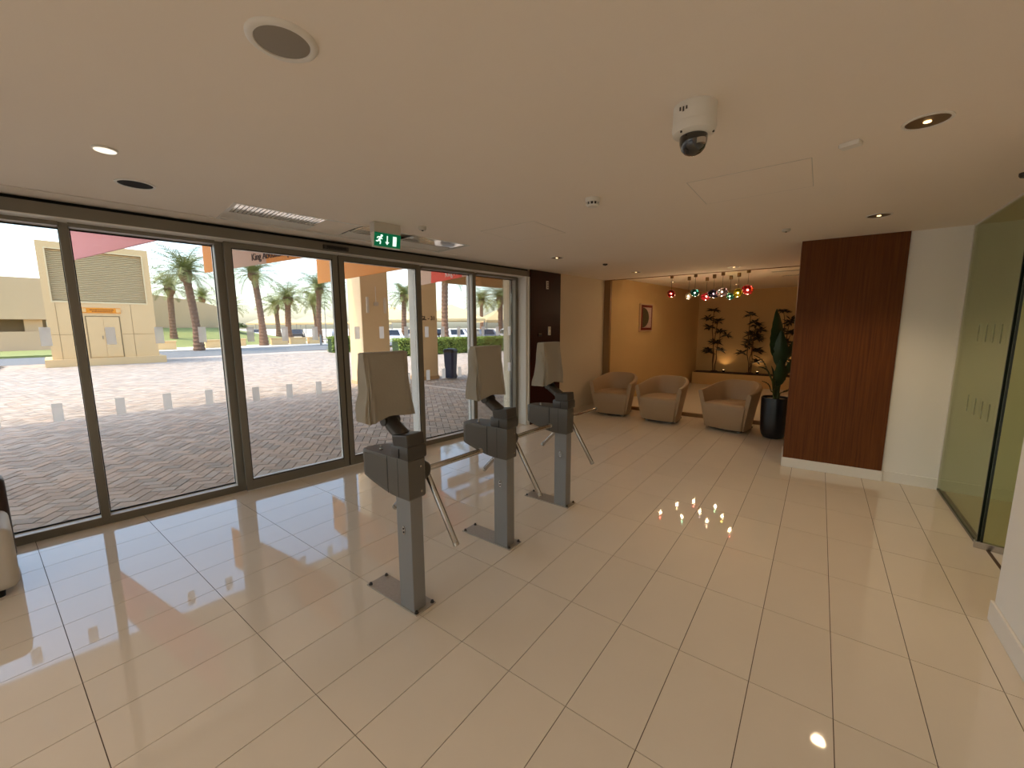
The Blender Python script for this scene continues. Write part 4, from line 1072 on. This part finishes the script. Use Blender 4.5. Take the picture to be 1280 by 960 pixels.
palm(11.6, 48, 5.2, .3, (.1, 0), 1, .8, 'palm partly hidden behind the right side of the kiosk', 5)
palm(27.5, 80, 5.0, .32, (0, 0), 0, 1.1, 'distant palm just right of the door post', 1.7)
palm(17.2, 27.6, 6.2, .30, (.1, 0), 1, .9, 'date palm trunk left of the first arcade column', .9)
palm(26.6, 33.6, 4.6, .30, (.2, 0), 0, .85, 'date palm between the two arcade columns', 2.9)
palm(21.3, 22.2, 6.0, .30, (.2, 0), 0, .95, 'date palm seen right of the lettered column', 5.1)
palm(36.0, 28.6, 4.6, .34, (0, 0), 1, 1.0, 'bushy date palm in the last glass pane', 3.7)
palm(47, 41, 5.4, .34, (0, 0), 0, 1.1, 'distant palm behind the shade tents', 0)

# ------------------------------------------------------------------ hedges
def hedge(p, q, wd, h, label, n, seed):
    p, q = Vector((p[0], p[1], 0)), Vector((q[0], q[1], 0)); d = q-p; L_ = d.length
    t = thing('clipped_hedge', label, 'hedge', (p.x, p.y, GZ), math.atan2(d.y, d.x), 'clipped hedges beyond the paving')
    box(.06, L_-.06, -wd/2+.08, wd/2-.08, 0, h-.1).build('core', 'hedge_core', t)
    rnd = random.Random(seed); m = MB()
    for _ in range(n):
        f = rnd.random(); x = rnd.uniform(0, L_)
        if f < .45: y, z = -wd/2+rnd.uniform(-.02, .08), rnd.uniform(.02, h)
        elif f < .85: y, z = rnd.uniform(-wd/2, wd/2), h+rnd.uniform(-.1, .05)
        else: y, z = wd/2-rnd.uniform(0, .08), rnd.uniform(.02, h)
        a, b = rnd.uniform(0, 6.28), rnd.uniform(-.9, .9); s_ = rnd.uniform(.05, .09)
        d1 = Vector((math.cos(a)*math.cos(b), math.sin(a)*math.cos(b), math.sin(b))); d2 = d1.cross(Vector((rnd.uniform(-1, 1), rnd.uniform(-1, 1), rnd.uniform(-.3, 1)))).normalized()
        c = Vector((x, y, z)); g = rnd.uniform(.65, 1.2)
        m.add([c-d1*s_, c+d2*s_*.5, c+d1*s_, c-d2*s_*.5], [(0, 1, 2, 3)], (g, g, g*.9))
    m.build('foliage', 'hedge_leaf', t, tint=True)
hedge((14.2, 25.6), (17.6, 25.0), 1.0, 1.0, 'short clipped hedge behind the left door leaf', 3500, 1)
hedge((14.6, 19.3), (19.6, 18.4), 1.0, .95, 'clipped hedge between the two arcade columns', 5500, 2)
hedge((19.9, 18.3), (27.5, 16.6), 1.0, .95, 'long clipped hedge right of the lettered column', 8000, 3)
# dark round shrub on the lawn
t = thing('round_shrub', 'dark umbrella shaped shrub on the lawn by the second palm', 'shrub', (19.0, 55, GZ+.2))
MB().tube([(0, 0, 0), (.1, 0, .7), (0, 0, 1.4)], [.12, .1, .08], 8).build('stem', 'cane', t)
m = MB(); rnd = random.Random(4)
for _ in range(1500):
    a = rnd.uniform(0, 6.28); r = 1.5*rnd.random()**.5; z = 1.5+.7*(1-(r/1.5)**2)*rnd.random()
    c = Vector((r*math.cos(a), r*math.sin(a), z)); d1 = Vector((rnd.uniform(-1, 1), rnd.uniform(-1, 1), rnd.uniform(-.5, .5))).normalized()*.12; d2 = d1.cross(Vector((0, 0, 1))).normalized()*.06
    g = rnd.uniform(.35, .6); m.add([c-d1, c+d2, c+d1, c-d2], [(0, 1, 2, 3)], (g, g, g))
m.build('foliage', 'hedge_leaf', t, tint=True)

# ------------------------------------------------------------------ car park: shade tents and cars
def tent(x, y, w_, d2, zb, zt, label, rz=0.):
    t = thing('shade_tent', label, 'shade tent', (x, y, GZ), rz, 'shade tents over the car park')
    top = MB(); a, b = w_/2, d2/2
    top.add([(-a, -b, zb), (a, -b, zb), (a, b, zb), (-a, b, zb), (-a*.05, 0, zt), (a*.05, 0, zt), (-a, -b, zb-.25), (a, -b, zb-.25), (a, b, zb-.25), (-a, b, zb-.25)],
            [(0, 1, 5, 4), (1, 2, 5), (2, 3, 4, 5), (3, 0, 4), (0, 6, 7, 1), (1, 7, 8, 2), (2, 8, 9, 3), (3, 9, 6, 0)]).build('canopy', 'tent', t)
    for px_ in (-a+.1, a-.1):
        for py_ in (-b+.1, b-.1): MB().tube([(px_, py_, 0), (px_, py_, zb)], .06, 8).build('pole', 'pole_metal', t)
TL = ['nearest shade tent behind the lettered column', 'shade tent in the gap between the arcade columns', 'shade tent in the last glass pane', 'shade tent far right behind the hedge', 'distant shade tent behind the bushy palm', 'distant shade tent right of the bushy palm', 'distant shade tent at the far end of the car park']
for i, (x, y, w_, zb, zt) in enumerate(((31.3, 31.6, 6, 2.5, 4.0), (30.5, 40.5, 6, 2.5, 4.0), (42.0, 33.0, 6, 2.5, 4.1), (44.0, 25.0, 6, 2.5, 4.0), (36, 83, 9, 2.5, 4.4), (38, 72, 8, 2.5, 4.4), (46, 68, 8, 2.5, 4.4))):
    tent(x, y, w_, 6, zb, zt, TL[i], math.radians(-35))
def make_car(paint):
    t = empty('parked_car')
    pf = [(-2.2, .35), (-2.25, .7), (-2.1, .92), (-1.35, .98), (-.75, 1.42), (.75, 1.45), (1.45, 1.02), (2.1, .88), (2.25, .6), (2.2, .32)]
    m = MB(); rings = []
    for y, ins, zz in ((-.86, .04, 0), (-.88, 0, 0), (-.70, 0, 1), (.70, 0, 1), (.88, 0, 0), (.86, .04, 0)):
        rings.append([Vector((x*(1-ins), y if z < 1.0 else y*(.85), z)) for x, z in pf])
    m.loft(rings); m.build('body', paint, t, smooth=30)
    g = MB()
    for s_ in (-1, 1):
        g.add([(-1.15, s_*.80, 1.0), (1.2, s_*.80, 1.03), (.68, s_*.765, 1.38), (-.70, s_*.765, 1.37), (-1.15, s_*.70, 1.0), (1.2, s_*.70, 1.03), (.68, s_*.70, 1.38), (-.70, s_*.70, 1.37)], [(0, 1, 2, 3), (7, 6, 5, 4), (0, 4, 5, 1), (1, 5, 6, 2), (2, 6, 7, 3), (3, 7, 4, 0)])
    g.build('side_glass', 'car_glass', t)
    MB().add([(-1.36, -.62, 1.0), (-1.36, .62, 1.0), (-.78, .56, 1.42), (-.78, -.56, 1.42), (-1.30, -.62, .98), (-1.30, .62, .98), (-.72, .56, 1.40), (-.72, -.56, 1.40)], [(0, 1, 2, 3), (7, 6, 5, 4), (0, 4, 5, 1), (1, 5, 6, 2), (2, 6, 7, 3), (3, 7, 4, 0)]).build('rear_glass', 'car_glass', t)
    MB().add([(1.48, -.62, 1.03), (1.48, .62, 1.03), (.80, .56, 1.45), (.80, -.56, 1.45), (1.42, -.62, 1.0), (1.42, .62, 1.0), (.74, .56, 1.42), (.74, -.56, 1.42)], [(3, 2, 1, 0), (4, 5, 6, 7), (0, 1, 5, 4), (1, 2, 6, 5), (2, 3, 7, 6), (3, 0, 4, 7)]).build('windscreen', 'car_glass', t)
    for x in (-1.4, 1.4):
        for y in (-.82, .82): MB().tube([(x, y-.1, .33), (x, y+.1, .33)], .33, 16).build('wheel', 'tyre', t)
    return t
CARS = [('silver', 24.6, 28.4, 'silver car parked right behind the lettered column'), ('white', 27.1, 27.0, 'white car parked just right of the lettered column'), ('grey', 29.6, 25.6, 'grey car parked in the last glass pane behind the hedge'),
        ('white', 32.1, 24.2, 'white car parked behind the cream pilaster'), ('white', 22.1, 29.8, 'white car parked right beside the first arcade column'), ('dark', 33.0, 36.0, 'dark car parked in the rear row under the nearest tent'),
        ('silver', 35.5, 34.6, 'silver car parked in the rear row right of the dark one'), ('blue', 38.0, 33.2, 'blue-grey car parked in the rear row farthest right'), ('silver', 30.5, 37.4, 'silver car parked in the rear row left of the dark one'),
        ('white', 27, 69, 'white car parked far away behind the palms'), ('dark', 31.5, 66, 'dark car parked far away behind the bushy palm'), ('silver', 36, 62, 'silver car parked far away by the sliding door stiles')]
cp = {}
for c, x, y, lab in CARS:
    if c not in cp: o = cp[c] = make_car('car_'+c)
    else: o = copy_tree(cp[c])
    o.location = (x, y, GZ); o.rotation_euler = (0, 0, math.radians(61+random.uniform(-2, 2))); tag(o, lab, 'car', 'cars in the car park')
# low gate bar and lamp posts
t = thing('barrier_rail', 'low grey barrier rail at the end of the road', 'rail', (20.0, 37.5, GZ), math.radians(-8))
for x in (0, 3.0): MB().tube([(x, 0, 0), (x, 0, 1.0)], .09, 10).build('post', 'pole_metal', t)
MB().tube([(0, 0, .55), (3.0, 0, .55)], .04, 8).build('rail', 'pole_metal', t)
for i, (x, y) in enumerate(((34, 62), (45, 60), (29, 72))):
    t = thing('lamp_post', ('thin lamp post right of the bushy palm', 'thin lamp post near the door stiles', 'thin lamp post far behind the palms')[i], 'lamp post', (x, y, GZ))
    MB().tube([(0, 0, 0), (0, 0, 5.5)], [.08, .05], 8).build('pole', 'pole_metal', t)
    box(-.5, .5, -.08, .08, 5.5, 5.6).build('lantern', 'pole_metal', t)
